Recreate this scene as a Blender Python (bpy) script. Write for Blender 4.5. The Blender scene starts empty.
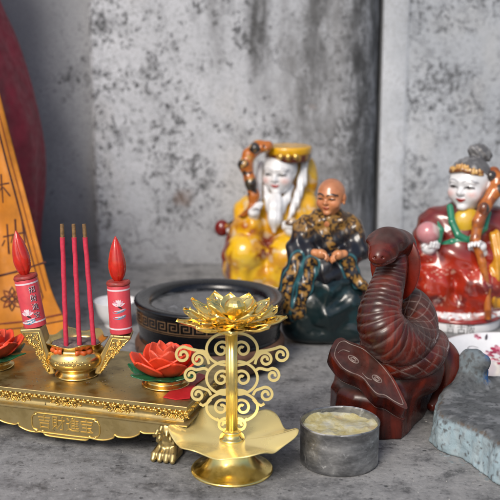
import bpy, bmesh, math, random
import numpy as np
from mathutils import Vector, Matrix

S = 0.01                      # every length below is written in centimetres
PI = math.pi
C = bpy.context.scene.collection
rng = random.Random(7)

# ------------------------------------------------------------------ placement
CAM_H, PITCH, FPX = 32.5, math.radians(12.4), 1000.0
SP, CP = math.sin(PITCH), math.cos(PITCH)

def at(px, py, z=0.0):
    """where the sight line of a photo point meets the height z (cm)"""
    u, v = (px-250)/FPX, (py-250)/FPX
    d = (CAM_H-z)/(SP+v*CP)
    return Vector((u*d, d*CP-v*d*SP, z))

def at_y(px, py, Y):
    u, v = (px-250)/FPX, (py-250)/FPX
    t = Y/(CP-v*SP)
    return Vector((u*t, Y, CAM_H-t*(SP+v*CP)))

# ------------------------------------------------------------------ objects
def thing(name, label, cat, loc=(0, 0, 0), rotz=0.0, group=None):
    o = bpy.data.objects.new(name, None)
    C.objects.link(o)
    o.empty_display_size = 0.01
    o.location = Vector(loc)*S
    o.rotation_euler = (0, 0, rotz)
    o['label'] = label
    o['category'] = cat
    if group: o['group'] = group
    return o

def tag(o, label, cat, group=None):
    o['label'] = label; o['category'] = cat
    if group: o['group'] = group
    return o

def mk(name, V, F, mats, parent=None, cols=None, smooth=True, loc=None, bevel=0, subsurf=0, solid=0, fmat=None, rotz=0, auto=None):
    V = np.asarray(V, dtype=np.float64)*S
    me = bpy.data.meshes.new(name)
    if isinstance(F, np.ndarray):
        n, k = F.shape
        me.vertices.add(len(V)); me.vertices.foreach_set('co', V.astype(np.float32).ravel())
        me.loops.add(n*k); me.loops.foreach_set('vertex_index', F.astype(np.int32).ravel())
        me.polygons.add(n)
        me.polygons.foreach_set('loop_start', np.arange(0, n*k, k, dtype=np.int32))
        me.polygons.foreach_set('loop_total', np.full(n, k, dtype=np.int32))
        me.update(calc_edges=True)
    else:
        me.from_pydata([tuple(v) for v in V], [], [tuple(f) for f in F])
        me.update()
    me.validate()
    if not isinstance(mats, (list, tuple)): mats = [mats]
    for m in mats: me.materials.append(m)
    if fmat is not None:
        me.polygons.foreach_set('material_index', np.asarray(fmat, dtype=np.int32))
    me.polygons.foreach_set('use_smooth', [bool(smooth)]*len(me.polygons))
    if cols is not None:
        a = me.attributes.new('Col', 'FLOAT_COLOR', 'POINT')
        c = np.ones((len(V), 4), dtype=np.float32); c[:, :3] = cols
        a.data.foreach_set('color', c.ravel())
    o = bpy.data.objects.new(name, me)
    C.objects.link(o)
    if parent is not None: o.parent = parent
    if loc is not None: o.location = Vector(loc)*S
    if rotz: o.rotation_euler = (0, 0, rotz)
    if solid:
        m = o.modifiers.new('t', 'SOLIDIFY'); m.thickness = solid*S; m.offset = 0
    if bevel:
        m = o.modifiers.new('b', 'BEVEL'); m.width = bevel*S; m.segments = 2; m.limit_method = 'ANGLE'
        m.harden_normals = False
    if subsurf:
        m = o.modifiers.new('s', 'SUBSURF'); m.levels = subsurf; m.render_levels = subsurf
    if auto:
        try:
            me.set_sharp_from_angle(angle=math.radians(auto))
        except Exception: pass
    return o

class MB:
    """collects shapes into one mesh"""
    def __init__(s): s.V = []; s.F = []; s.M = []
    def add(s, V, F, m=0):
        b = len(s.V)
        s.V += [tuple(v) for v in V]
        s.F += [tuple(int(i)+b for i in f) for f in F]
        s.M += [m]*len(F)
        return s
    def build(s, name, mats, parent=None, **k):
        return mk(name, s.V, s.F, mats, parent, fmat=s.M, **k)

def box(c, h, rotz=0):
    V = []
    for x in (-1, 1):
        for y in (-1, 1):
            for z in (-1, 1):
                px, py = x*h[0], y*h[1]
                V.append((c[0]+px*math.cos(rotz)-py*math.sin(rotz), c[1]+px*math.sin(rotz)+py*math.cos(rotz), c[2]+z*h[2]))
    return V, [(0, 1, 3, 2), (4, 6, 7, 5), (0, 4, 5, 1), (2, 3, 7, 6), (0, 2, 6, 4), (1, 5, 7, 3)]

def lathe(prof, n=64, c=(0, 0, 0), rmod=None, closed=False, cap=True):
    V = []
    for (r, z) in prof:
        for i in range(n):
            a = 2*PI*i/n
            rr, zz = (r, z) if rmod is None else rmod(a, r, z)
            V.append((c[0]+rr*math.cos(a), c[1]+rr*math.sin(a), c[2]+zz))
    F = []
    m = len(prof)
    for j in range(m if closed else m-1):
        k = (j+1) % m
        for i in range(n):
            F.append((j*n+i, j*n+(i+1) % n, k*n+(i+1) % n, k*n+i))
    if not closed and cap:
        if prof[0][0] > 1e-4: F.append(tuple(range(n))[::-1])
        if prof[-1][0] > 1e-4: F.append(tuple((m-1)*n+i for i in range(n)))
    return V, F

def rounded(prof, k=3):
    """Chaikin corner rounding of a lathe profile"""
    for _ in range(k):
        q = [prof[0]]
        for a, b in zip(prof[:-1], prof[1:]):
            q.append((a[0]*.75+b[0]*.25, a[1]*.75+b[1]*.25)); q.append((a[0]*.25+b[0]*.75, a[1]*.25+b[1]*.75))
        q.append(prof[-1]); prof = q
    return prof

def grid(nu, nv, fn):
    V = [fn(i/(nu-1), j/(nv-1)) for j in range(nv) for i in range(nu)]
    F = [(j*nu+i, j*nu+i+1, (j+1)*nu+i+1, (j+1)*nu+i) for j in range(nv-1) for i in range(nu-1)]
    return V, F

def prism(outline, y0, y1):
    """outline [(x,z)] extruded along y"""
    n = len(outline)
    V = [(x, y0, z) for x, z in outline]+[(x, y1, z) for x, z in outline]
    F = [tuple(range(n)), tuple(range(2*n-1, n-1, -1))]
    F += [(i, n+i, n+(i+1) % n, (i+1) % n) for i in range(n)]
    return V, F

def catmull(pts, n):
    pts = [np.asarray(p, float) for p in pts]
    P = [2*pts[0]-pts[1]]+pts+[2*pts[-1]-pts[-2]]
    out = []
    for i in range(1, len(P)-2):
        for k in range(n):
            t = k/n
            a, b, c, d = P[i-1], P[i], P[i+1], P[i+2]
            out.append(.5*((2*b)+(-a+c)*t+(2*a-5*b+4*c-d)*t*t+(-a+3*b-3*c+d)*t**3))
    out.append(pts[-1])
    return np.array(out)

def tube(pts, r, n=10, cap=True):
    """round tube; r number or list"""
    pts = [Vector(p[:3]) for p in pts]
    m = len(pts)
    rs = r if hasattr(r, '__len__') else [r]*m
    V, F = [], []
    nrm = None
    for i, p in enumerate(pts):
        t = (pts[min(i+1, m-1)]-pts[max(i-1, 0)]).normalized()
        if nrm is None:
            nrm = t.orthogonal().normalized()
        nrm = (nrm-t*nrm.dot(t)).normalized()
        b = t.cross(nrm)
        for k in range(n):
            a = 2*PI*k/n
            V.append(p+(nrm*math.cos(a)+b*math.sin(a))*rs[i])
    for i in range(m-1):
        for k in range(n):
            F.append((i*n+k, i*n+(k+1) % n, (i+1)*n+(k+1) % n, (i+1)*n+k))
    if cap:
        F.append(tuple(range(n))[::-1]); F.append(tuple((m-1)*n+k for k in range(n)))
    return V, F

def ribbon_xz(pts, w, y0, y1):
    """flat strip following a line in the xz plane, cut from sheet y0..y1"""
    pts = [Vector((p[0], p[1])) for p in pts]
    m = len(pts); V = []; F = []
    for i, p in enumerate(pts):
        t = (pts[min(i+1, m-1)]-pts[max(i-1, 0)]).normalized()
        nn = Vector((-t.y, t.x))
        a, b = p+nn*w/2, p-nn*w/2
        V += [(a.x, y0, a.y), (b.x, y0, b.y), (b.x, y1, b.y), (a.x, y1, a.y)]
    for i in range(m-1):
        for k in range(4):
            F.append((i*4+k, i*4+(k+1) % 4, (i+1)*4+(k+1) % 4, (i+1)*4+k))
    F += [(0, 3, 2, 1), ((m-1)*4, (m-1)*4+1, (m-1)*4+2, (m-1)*4+3)]
    return V, F

def text_geo(s, size, extrude=0.0, vertical=False, spacing=1.0):
    """lettering as plain mesh data in the xy plane, centred"""
    Vs, Fs = [], []
    chars = list(s) if vertical else [s]
    for i, ch in enumerate(chars):
        cu = bpy.data.curves.new('lettering', 'FONT')
        cu.body = ch; cu.size = size; cu.extrude = extrude; cu.align_x = 'CENTER'; cu.align_y = 'CENTER'
        cu.resolution_u = 3
        if not vertical: cu.space_character = spacing
        o = bpy.data.objects.new('lettering', cu); C.objects.link(o)
        dg = bpy.context.evaluated_depsgraph_get()
        me = o.evaluated_get(dg).to_mesh()
        b = len(Vs)
        dy = -(i-(len(chars)-1)/2)*size*1.1*spacing if vertical else 0
        Vs += [(v.co.x, v.co.y+dy, v.co.z) for v in me.vertices]
        Fs += [tuple(k+b for k in p.vertices) for p in me.polygons]
        o.evaluated_get(dg).to_mesh_clear()
        bpy.data.objects.remove(o); bpy.data.curves.remove(cu)
    return Vs, Fs

# ------------------------------------------------------------------ noise and distance fields
def _hash(i, j, k, seed):
    n = (i*374761393+j*668265263+k*1274126177+seed*974711) & 0xffffffff
    n = ((n ^ (n >> 13))*1103515245) & 0xffffffff
    n = n ^ (n >> 16)
    return (n & 0xffff).astype(np.float32)/65535.0

def vnoise(x, y, z, sc=1.0, seed=0):
    x, y, z = np.asarray(x)/sc+1000, np.asarray(y)/sc+1000, np.asarray(z)/sc+1000
    i, j, k = np.floor(x).astype(np.int64), np.floor(y).astype(np.int64), np.floor(z).astype(np.int64)
    fx, fy, fz = x-i, y-j, z-k
    fx, fy, fz = fx*fx*(3-2*fx), fy*fy*(3-2*fy), fz*fz*(3-2*fz)
    r = 0
    for a in (0, 1):
        for b in (0, 1):
            for c in (0, 1):
                w = (fx if a else 1-fx)*(fy if b else 1-fy)*(fz if c else 1-fz)
                r = r+w*_hash(i+a, j+b, k+c, seed)
    return r

def fbm(x, y, z, sc=1.0, seed=0, o=3):
    r, a, t = 0, 1.0, 0
    for i in range(o):
        r = r+a*vnoise(x, y, z, sc/2**i, seed+i*17); t += a; a *= .5
    return r/t

def sm(a, b, k):
    h = np.clip(.5+.5*(b-a)/k, 0, 1)
    return b*(1-h)+a*h-k*h*(1-h)

def smax(a, b, k): return -sm(-a, -b, k)

def ell(P, c, r):
    x, y, z = P[0]-c[0], P[1]-c[1], P[2]-c[2]
    k0 = np.sqrt((x/r[0])**2+(y/r[1])**2+(z/r[2])**2)
    k1 = np.sqrt((x/r[0]**2)**2+(y/r[1]**2)**2+(z/r[2]**2)**2)+1e-6
    return k0*(k0-1)/k1

def caps(P, a, b, ra, rb):
    a, b = np.asarray(a, float), np.asarray(b, float)
    ba = b-a
    x, y, z = P[0]-a[0], P[1]-a[1], P[2]-a[2]
    h = np.clip((x*ba[0]+y*ba[1]+z*ba[2])/max(1e-9, ba.dot(ba)), 0, 1)
    return np.sqrt((x-h*ba[0])**2+(y-h*ba[1])**2+(z-h*ba[2])**2)-(ra+(rb-ra)*h)

def chain(P, pts, k=1.0):
    d = None
    for a, b in zip(pts[:-1], pts[1:]):
        q = caps(P, a[:3], b[:3], a[3], b[3])
        d = q if d is None else sm(d, q, k)
    return d

def rbox(P, c, h, r, rz=0, rx=0, ry=0):
    x, y, z = P[0]-c[0], P[1]-c[1], P[2]-c[2]
    if rz:
        ca, sa = math.cos(rz), math.sin(rz); x, y = x*ca+y*sa, -x*sa+y*ca
    if rx:
        ca, sa = math.cos(rx), math.sin(rx); y, z = y*ca+z*sa, -y*sa+z*ca
    if ry:
        ca, sa = math.cos(ry), math.sin(ry); x, z = x*ca+z*sa, -x*sa+z*ca
    qx, qy, qz = np.abs(x)-h[0]+r, np.abs(y)-h[1]+r, np.abs(z)-h[2]+r
    o = np.sqrt(np.maximum(qx, 0)**2+np.maximum(qy, 0)**2+np.maximum(qz, 0)**2)
    return o+np.minimum(np.maximum(qx, np.maximum(qy, qz)), 0)-r

def cyl(P, c, r, h, rnd=0, ex=1.0):
    x, y, z = P[0]-c[0], (P[1]-c[1])/ex, P[2]-c[2]
    a = np.sqrt(x*x+y*y)-r+rnd; b = np.abs(z)-h+rnd
    return np.minimum(np.maximum(a, b), 0)+np.sqrt(np.maximum(a, 0)**2+np.maximum(b, 0)**2)-rnd

def polysdf(X, Y, pts):
    d = np.full(X.shape, 1e9); s = np.ones(X.shape)
    n = len(pts)
    for i in range(n):
        ax, ay = pts[i]; bx, by = pts[i-1]
        ex, ey = bx-ax, by-ay; wx, wy = X-ax, Y-ay
        t = np.clip((wx*ex+wy*ey)/(ex*ex+ey*ey), 0, 1)
        d = np.minimum(d, (wx-ex*t)**2+(wy-ey*t)**2)
        c1, c2, c3 = Y >= ay, Y < by, ex*wy > ey*wx
        flip = (c1 & c2 & c3) | (~c1 & ~c2 & ~c3)
        s = np.where(flip, -s, s)
    return s*np.sqrt(d)

def nets(fn, lo, hi, h):
    """surface of a distance field as quads"""
    ax = [np.arange(lo[i], hi[i]+h, h) for i in range(3)]
    X, Y, Z = np.meshgrid(*ax, indexing='ij', sparse=False)
    X = X.astype(np.float32); Y = Y.astype(np.float32); Z = Z.astype(np.float32)
    D = np.asarray(fn((X, Y, Z)), dtype=np.float32)
    D[0], D[-1], D[:, 0], D[:, -1], D[:, :, 0], D[:, :, -1] = [np.maximum(q, 1e-3) for q in (D[0], D[-1], D[:, 0], D[:, -1], D[:, :, 0], D[:, :, -1])]
    ins = D < 0
    n = [s-1 for s in D.shape]
    acc = np.zeros((n[0], n[1], n[2], 3), np.float32); cnt = np.zeros(n, np.float32)
    def sl(o): return tuple(slice(o[i], o[i]+n[i]) for i in range(3))
    for a in range(3):
        b, c = [q for q in range(3) if q != a]
        for ob in (0, 1):
            for oc in (0, 1):
                o0 = [0, 0, 0]; o0[b] = ob; o0[c] = oc
                o1 = list(o0); o1[a] = 1
                d0, d1 = D[sl(o0)], D[sl(o1)]
                m = (d0 < 0) != (d1 < 0)
                t = np.where(m, d0/(d0-d1+1e-12), 0)
                cnt += m
                acc[..., a] += np.where(m, t, 0)
                acc[..., b] += np.where(m, ob, 0); acc[..., c] += np.where(m, oc, 0)
    act = cnt > 0
    idx = np.full(n, -1, np.int64)
    idx[act] = np.arange(act.sum())
    I = np.argwhere(act)
    V = (I+acc[act]/cnt[act][:, None])*h+np.array(lo)[None]
    Fs = []
    for a in range(3):
        b, c = (a+1) % 3, (a+2) % 3
        s0 = [slice(0, n[0]), slice(0, n[1]), slice(0, n[2])]
        lo_ = [slice(1, n[0]), slice(1, n[1]), slice(1, n[2])]
        sA = list(lo_); sA[a] = slice(0, n[a])
        sB = list(lo_); sB[a] = slice(1, n[a]+1)
        i0, i1 = ins[tuple(sA)], ins[tuple(sB)]
        m = i0 != i1
        base = np.argwhere(m)
        off = np.array([1, 1, 1]); off[a] = 0
        base = base+off
        def g(db, dc):
            q = base.copy(); q[:, b] -= db; q[:, c] -= dc
            return idx[q[:, 0], q[:, 1], q[:, 2]]
        q = np.stack([g(1, 1), g(0, 1), g(0, 0), g(1, 0)], 1)
        fl = ~i0[m]
        q[fl] = q[fl][:, ::-1]
        Fs.append(q)
    F = np.concatenate(Fs)
    F = F[(F >= 0).all(1)]
    return V, F

class Sculpt:
    """a sculpted figure worked out in photo-sized units, scaled to centimetres when built"""
    def __init__(s, px0, py0, theta, name, label, cat, rotz=0, group=None):
        g = at(px0, py0, 0)
        v = (py0-250)/FPX
        s.k = (CAM_H/(SP+v*CP))/FPX
        s.x0, s.y0 = g.x, g.y
        s.px0, s.py0, s.ct, s.st = px0, py0, math.cos(math.radians(theta)), math.sin(math.radians(theta))
        s.root = thing(name, label, cat, g, rotz, group)
    def p(s, px, py, dy=0.0, *r):
        q = at_y(px, py, s.y0+dy*s.k)
        return ((q.x-s.x0)/s.k, dy, q.z/s.k)+tuple(r)
    def sculpt(s, name, parts, lo, hi, h, mat, kk=None, colf=None, parent=None, disp=None):
        """parts(P) -> list of (distance, blend, colour)"""
        def f(P):
            L = parts(P); d = L[0][0]
            for q in L[1:]: d = sm(d, q[0], q[1]) if q[1] > 0 else np.minimum(d, q[0])
            if disp is not None: d = d+disp(P)
            return d
        V, F = nets(f, lo, hi, h)
        P = (V[:, 0], V[:, 1], V[:, 2])
        L = parts(P)
        D = np.stack([q[0] for q in L], 1)
        ci = D.argmin(1)
        cols = np.array([q[2] for q in L], np.float32)[ci]
        if colf is not None: cols = colf(P, cols, ci)
        return mk(name, V*s.k, F, mat, parent or s.root, cols=cols)

def mix(c, c2, m):
    m = np.clip(np.asarray(m, np.float32), 0, 1)[:, None]
    return c*(1-m)+np.asarray(c2, np.float32)[None]*m

def step(e0, e1, x):
    t = np.clip((x-e0)/(e1-e0), 0, 1); return t*t*(3-2*t)

# ------------------------------------------------------------------ materials
class N:
    def __init__(s, name):
        s.m = bpy.data.materials.new(name); s.m.use_nodes = True
        s.t = s.m.node_tree; s.t.nodes.clear()
        s.o = s.n('ShaderNodeOutputMaterial'); s.b = s.n('ShaderNodeBsdfPrincipled')
        s.l(s.b.outputs[0], s.o.inputs[0])
    def n(s, k, **p):
        q = s.t.nodes.new(k)
        for a, b in p.items(): setattr(q, a, b)
        return q
    def l(s, a, b): s.t.links.new(a, b)
    def obj(s): 
        if not hasattr(s, 'tc'): s.tc = s.n('ShaderNodeTexCoord')
        return s.tc.outputs['Object']
    def noise(s, sc, det=4, ro=.55, vec=None, dist=0, stretch=None):
        q = s.n('ShaderNodeTexNoise'); q.inputs['Scale'].default_value = sc
        q.inputs['Detail'].default_value = det; q.inputs['Roughness'].default_value = ro
        q.inputs['Distortion'].default_value = dist
        v = vec or s.obj()
        if stretch:
            mp = s.n('ShaderNodeMapping'); mp.inputs['Scale'].default_value = stretch; s.l(v, mp.inputs[0]); v = mp.outputs[0]
        s.l(v, q.inputs['Vector'])
        return q.outputs['Fac']
    def ramp(s, f, stops):
        q = s.n('ShaderNodeValToRGB'); e = q.color_ramp.elements
        while len(e) < len(stops): e.new(.5)
        for i, (p, c) in enumerate(stops):
            e[i].position = p
            e[i].color = (c, c, c, 1) if not hasattr(c, '__len__') else (*c, 1)
        s.l(f, q.inputs[0]); return q.outputs[0]
    def mixc(s, f, a, b, mode='MIX'):
        q = s.n('ShaderNodeMix', data_type='RGBA', blend_type=mode)
        for v, i in ((f, 0), (a, 6), (b, 7)):
            if hasattr(v, 'is_linked'): s.l(v, q.inputs[i])
            elif i == 0: q.inputs[0].default_value = v
            else: q.inputs[i].default_value = (*v, 1)
        return q.outputs[2]
    def math(s, op, a, b=0.0, clamp=False):
        q = s.n('ShaderNodeMath', operation=op, use_clamp=clamp)
        for v, i in ((a, 0), (b, 1)):
            if hasattr(v, 'is_linked'): s.l(v, q.inputs[i])
            else: q.inputs[i].default_value = v
        return q.outputs[0]
    def set(s, **k):
        for a, v in k.items():
            i = s.b.inputs[a.replace('_', ' ')]
            if hasattr(v, 'is_linked'): s.l(v, i)
            elif hasattr(v, '__len__') and i.type == 'RGBA': i.default_value = (*v, 1)
            else: i.default_value = v
        return s
    def bump(s, h, strength=.3, dist=.1):
        q = s.n('ShaderNodeBump'); q.inputs['Strength'].default_value = strength
        q.inputs['Distance'].default_value = dist*S
        s.l(h, q.inputs['Height']); s.l(q.outputs[0], s.b.inputs['Normal']); return s
    def attr(s):
        q = s.n('ShaderNodeAttribute', attribute_name='Col'); return q.outputs['Color']

def glazed(name, rough=.2, coat=.6, spec=.5, bump=.05):
    n = N(name)
    f = n.noise(140, 3)
    col = n.mixc(n.ramp(f, [(.35, 0), (.7, .35)]), n.attr(), (.6, .6, .6), 'MULTIPLY')
    n.set(Base_Color=col, Roughness=rough, Coat_Weight=coat, Coat_Roughness=.05, Specular_IOR_Level=spec)
    n.bump(n.noise(260, 2), bump, .05)
    return n.m

def plain(name, col, rough=.5, metal=0.0, var=.25, sc=120, bump=.1, coat=0, **k):
    n = N(name)
    f = n.noise(sc, 4, .6)
    dk = tuple(c*(1-var) for c in col); lt = tuple(min(1, c*(1+var*.6)) for c in col)
    n.set(Base_Color=n.ramp(f, [(.3, dk), (.7, lt)]), Metallic=metal, Coat_Weight=coat, **k)
    r = n.noise(sc*2.3, 3)
    n.set(Roughness=n.ramp(r, [(.3, max(.02, rough*.75)), (.75, min(1, rough*1.3))]))
    if bump: n.bump(n.noise(sc*3, 4), bump, .05)
    return n.m

# ---------- concrete and plaster
def plaster(name, light, mid, dark, amount, streaks=()):
    n = N(name)
    v = n.obj()
    big = n.noise(6, 4, .6)
    mid_f = n.noise(24, 6, .7, dist=.3)
    base = n.mixc(n.ramp(big, [(.34, 0), (.66, 1)]), mid, light)
    base = n.mixc(n.ramp(mid_f, [(.46, 0), (.62, .6)]), base, mid)
    warm = n.noise(8.5, 3, .6, stretch=(1, 1, .6))
    base = n.mixc(n.ramp(warm, [(.54, 0), (.70, .45)]), base, (light[0]*.86, light[1]*.80, light[2]*.71))
    # soft grey mould in broken clouds
    soft = n.noise(62, 8, .78, dist=.15, stretch=(1, 1, .8))
    cloud = n.noise(11, 6, .68)
    sm_ = n.math('ADD', soft, n.math('MULTIPLY', n.math('SUBTRACT', cloud, .5), .5))
    base = n.mixc(n.ramp(sm_, [(amount-.03, 0), (amount+.06, .40), (amount+.18, .75)]), base, (dark[0]*2.3, dark[1]*2.3, dark[2]*2.3))
    # pitted dark blots and fine specks gathered in the same clouds
    sp = n.noise(125, 8, .76, dist=.2, stretch=(1, 1, .8))
    thr = n.math('ADD', sp, n.math('MULTIPLY', n.math('SUBTRACT', cloud, .5), .6))
    blot = n.ramp(thr, [(amount+.015, 0), (amount+.06, .8), (amount+.16, 1)])
    col = n.mixc(blot, base, dark)
    sp2 = n.noise(210, 4, .65)
    fine = n.math('MULTIPLY', n.ramp(sp2, [(.52, 0), (.66, .75)]), n.ramp(cloud, [(.35, .25), (.6, 1)]))
    gr = n.noise(420, 5, .7)
    col = n.mixc(n.ramp(gr, [(.50, 0), (.64, .45)]), col, (mid[0]*.7, mid[1]*.7, mid[2]*.7))
    col = n.mixc(fine, col, (dark[0]*2.4, dark[1]*2.4, dark[2]*2.4))
    sep = n.n('ShaderNodeSeparateXYZ'); n.l(v, sep.inputs[0])
    long_f = n.noise(60, 7, .75, dist=.2, stretch=(1, 1, .28))
    for (x0, w, z0, zf, st, c) in streaks:      # run-off stains and painted side shade: bands along x, fading below z0
        dx = n.math('ABSOLUTE', n.math('SUBTRACT', sep.outputs[0], x0*S))
        wob = n.math('MULTIPLY', n.math('SUBTRACT', n.noise(14, 5, .65), .5), w*S*2.2)
        band = n.math('MULTIPLY', n.math('SUBTRACT', 1.0, n.math('DIVIDE', n.math('ADD', dx, wob), w*S), True), 1.7, True)
        zz = n.math('DIVIDE', n.math('SUBTRACT', sep.outputs[2], z0*S), zf*S, True)
        m = n.math('MULTIPLY', n.math('MULTIPLY', band, zz), n.ramp(long_f, [(.36, .25), (.50, .7), (.64, 1.0)]))
        col = n.mixc(n.math('MULTIPLY', m, st, True), col, c)
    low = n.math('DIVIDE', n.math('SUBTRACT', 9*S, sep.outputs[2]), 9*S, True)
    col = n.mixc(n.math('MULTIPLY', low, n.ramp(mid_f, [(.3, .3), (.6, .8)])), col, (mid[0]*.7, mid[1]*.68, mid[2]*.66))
    rust = n.noise(15, 2, .5)
    col = n.mixc(n.ramp(rust, [(.72, 0), (.79, .6)]), col, (.17, .10, .065))
    # hairline cracks
    vo = n.n('ShaderNodeTexVoronoi', feature='DISTANCE_TO_EDGE'); vo.inputs['Scale'].default_value = 5.5
    wv = n.n('ShaderNodeVectorMath', operation='ADD'); nz = n.n('ShaderNodeTexNoise'); nz.inputs['Scale'].default_value = 30; nz.inputs['Detail'].default_value = 5
    n.l(v, nz.inputs['Vector']); sc_ = n.n('ShaderNodeVectorMath', operation='SCALE'); sc_.inputs['Scale'].default_value = .06
    n.l(nz.outputs['Color'], sc_.inputs[0]); n.l(v, wv.inputs[0]); n.l(sc_.outputs[0], wv.inputs[1]); n.l(wv.outputs[0], vo.inputs['Vector'])
    crack = n.math('MULTIPLY', n.ramp(vo.outputs['Distance'], [(.0, 1), (.012, 0)]), n.ramp(n.noise(7, 2), [(.55, 0), (.65, .6)]))
    col = n.mixc(crack, col, dark)
    n.set(Base_Color=col, Roughness=.9, Specular_IOR_Level=.25)
    n.bump(n.math('SUBTRACT', n.noise(120, 7, .7), n.math('MULTIPLY', blot, .3)), .45, .15)
    return n.m

M = {}
M['left_wall'] = plaster('grey_render', (.40, .415, .44), (.28, .292, .312), (.08, .084, .09), .60)
M['pillar'] = plaster('whitewashed_plaster', (.575, .60, .645), (.39, .41, .445), (.065, .068, .072), .535, streaks=(
    (1.2, 2.4, 20, 9, 1.0, (.075, .077, .08)), (-4.6, 1.5, 22, 10, .6, (.12, .122, .126)),
    (4.8, 1.5, 16, 10, .5, (.14, .142, .146)), (11.6, 8.6, -10, 12, .86, (.15, .153, .158)), (9.0, 2.6, 16, 12, .8, (.07, .072, .075)),
    (16.6, 5.0, -8, 12, 1.0, (.05, .052, .055))))  # last band paints the shade on the pillar's rounded right side
M['right_wall'] = plaster('pale_plaster', (.50, .53, .575), (.33, .355, .39), (.08, .085, .092), .535)
M['edge'] = plaster('smooth_plaster', (.54, .57, .615), (.40, .425, .46), (.13, .133, .138), .66)

n = N('stone_ground')
v = n.obj()
a_ = n.noise(8, 6, .65); b_ = n.noise(38, 8, .74); c_ = n.noise(210, 6, .7); d_ = n.noise(700, 3, .6)
col = n.ramp(a_, [(.34, (.155, .156, .158)), (.5, (.21, .211, .213)), (.66, (.28, .28, .28))])
col = n.mixc(n.ramp(b_, [(.48, 0), (.62, .7)]), col, (.31, .309, .306))
col = n.mixc(n.ramp(b_, [(.36, .85), (.47, 0)]), col, (.07, .071, .073))
col = n.mixc(n.ramp(c_, [(.54, 0), (.68, .65)]), col, (.40, .398, .392))
col = n.mixc(n.ramp(c_, [(.34, .75), (.44, 0)]), col, (.06, .061, .063))
st = n.noise(26, 4, .6)
col = n.mixc(n.ramp(st, [(.66, 0), (.72, .55)]), col, (.07, .07, .072))
vo = n.n('ShaderNodeTexVoronoi'); vo.inputs['Scale'].default_value = 130; n.l(v, vo.inputs['Vector'])
pit = n.math('MULTIPLY', n.ramp(vo.outputs['Distance'], [(.12, 1), (.26, 0)]), n.ramp(n.noise(60, 2), [(.56, 0), (.64, .7)]))
col = n.mixc(pit, col, (.035, .035, .037))
# scraped pale scratches
sc1 = n.noise(120, 5, .7, stretch=(.12, 1, 1)); col = n.mixc(n.ramp(sc1, [(.66, 0), (.73, .6)]), col, (.42, .418, .41))
n.set(Base_Color=col, Roughness=n.ramp(b_, [(.35, .62), (.65, .9)]), Specular_IOR_Level=.3)
hh = n.math('ADD', n.math('MULTIPLY', a_, .8), n.math('ADD', n.math('MULTIPLY', b_, .7), n.math('SUBTRACT', n.math('MULTIPLY', c_, .35), n.math('MULTIPLY', pit, .5))))
n.bump(hh, .8, .25)
M['ground'] = n.m

# ---------- metals
def gold(name, col, rough, dull, grime, amt):
    n = N(name)
    f = n.noise(60, 5, .65); g = n.noise(420, 3, .6)
    c1 = n.mixc(n.ramp(f, [(.35, 0), (.75, amt)]), col, grime)
    n.set(Base_Color=c1, Metallic=n.ramp(f, [(.4, 1.0), (.8, 1-dull)]), Roughness=n.ramp(f, [(.3, rough), (.75, min(1, rough*1.9))]))
    if dull >= .5:      # dust specks and worn smudges
        vo = n.n('ShaderNodeTexVoronoi'); vo.inputs['Scale'].default_value = 260; n.l(n.obj(), vo.inputs['Vector'])
        sp = n.math('MULTIPLY', n.ramp(vo.outputs['Distance'], [(.10, 1), (.22, 0)]), n.ramp(n.noise(90, 2), [(.55, 0), (.62, .9)]))
        n.set(Base_Color=n.mixc(sp, c1, (.035, .028, .02)))
        g = n.math('ADD', g, n.math('MULTIPLY', n.noise(45, 5, .7), 1.2))
    n.bump(g, .2 if dull >= .5 else .12, .03)
    return n.m
M['gold'] = gold('polished_gold', (1.0, .79, .29), .15, .25, (1.0, .70, .19), .5)
M['gold_sheet'] = plain('brushed_gold_sheet', (1.0, .80, .33), .25, .5, var=.06, sc=30, bump=.05)
M['gold_cast'] = gold('dusty_cast_gold', (.56, .425, .18), .30, .5, (.23, .185, .10), .95)
M['gold_relief'] = gold('bright_gold_relief', (.95, .66, .20), .25, .1, (.6, .42, .14), .6)
M['gold_pot'] = gold('worn_gold', (.88, .66, .27), .17, .15, (.52, .36, .13), .7)

n = N('dull_tin')
f = n.noise(35, 5, .7, stretch=(1, 1, 2.5)); s_ = n.noise(160, 4, .7, dist=1.0)
col = n.ramp(f, [(.34, (.115, .118, .122)), (.5, (.27, .274, .28)), (.68, (.46, .465, .47))])
col = n.mixc(n.ramp(s_, [(.6, 0), (.72, .6)]), col, (.78, .79, .80))
n.set(Base_Color=col, Metallic=.88, Roughness=n.ramp(s_, [(.3, .36), (.7, .62)]))
n.bump(n.noise(70, 4), .15, .06)
M['tin'] = n.m

n = N('pale_tallow')
f = n.noise(110, 5, .7, dist=.7)
col = n.ramp(f, [(.3, (.36, .29, .10)), (.5, (.47, .42, .22)), (.68, (.56, .545, .43))])
g2 = n.noise(38, 3, .6)
col = n.mixc(n.ramp(g2, [(.48, 0), (.62, .85)]), col, (.40, .41, .37))
col = n.mixc(n.ramp(n.noise(30, 2, .5, stretch=(1.3, 1, 1)), [(.58, 0), (.68, .8)]), col, (.42, .25, .06))
sep = n.n('ShaderNodeSeparateXYZ'); n.l(n.obj(), sep.inputs[0])
n.set(Base_Color=col, Roughness=.42, Subsurface_Weight=.25, Subsurface_Scale=.004, Subsurface_Radius=(1, .8, .4))
n.bump(n.noise(240, 5, .65), .5, .1)
M['wax'] = n.m

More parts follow.
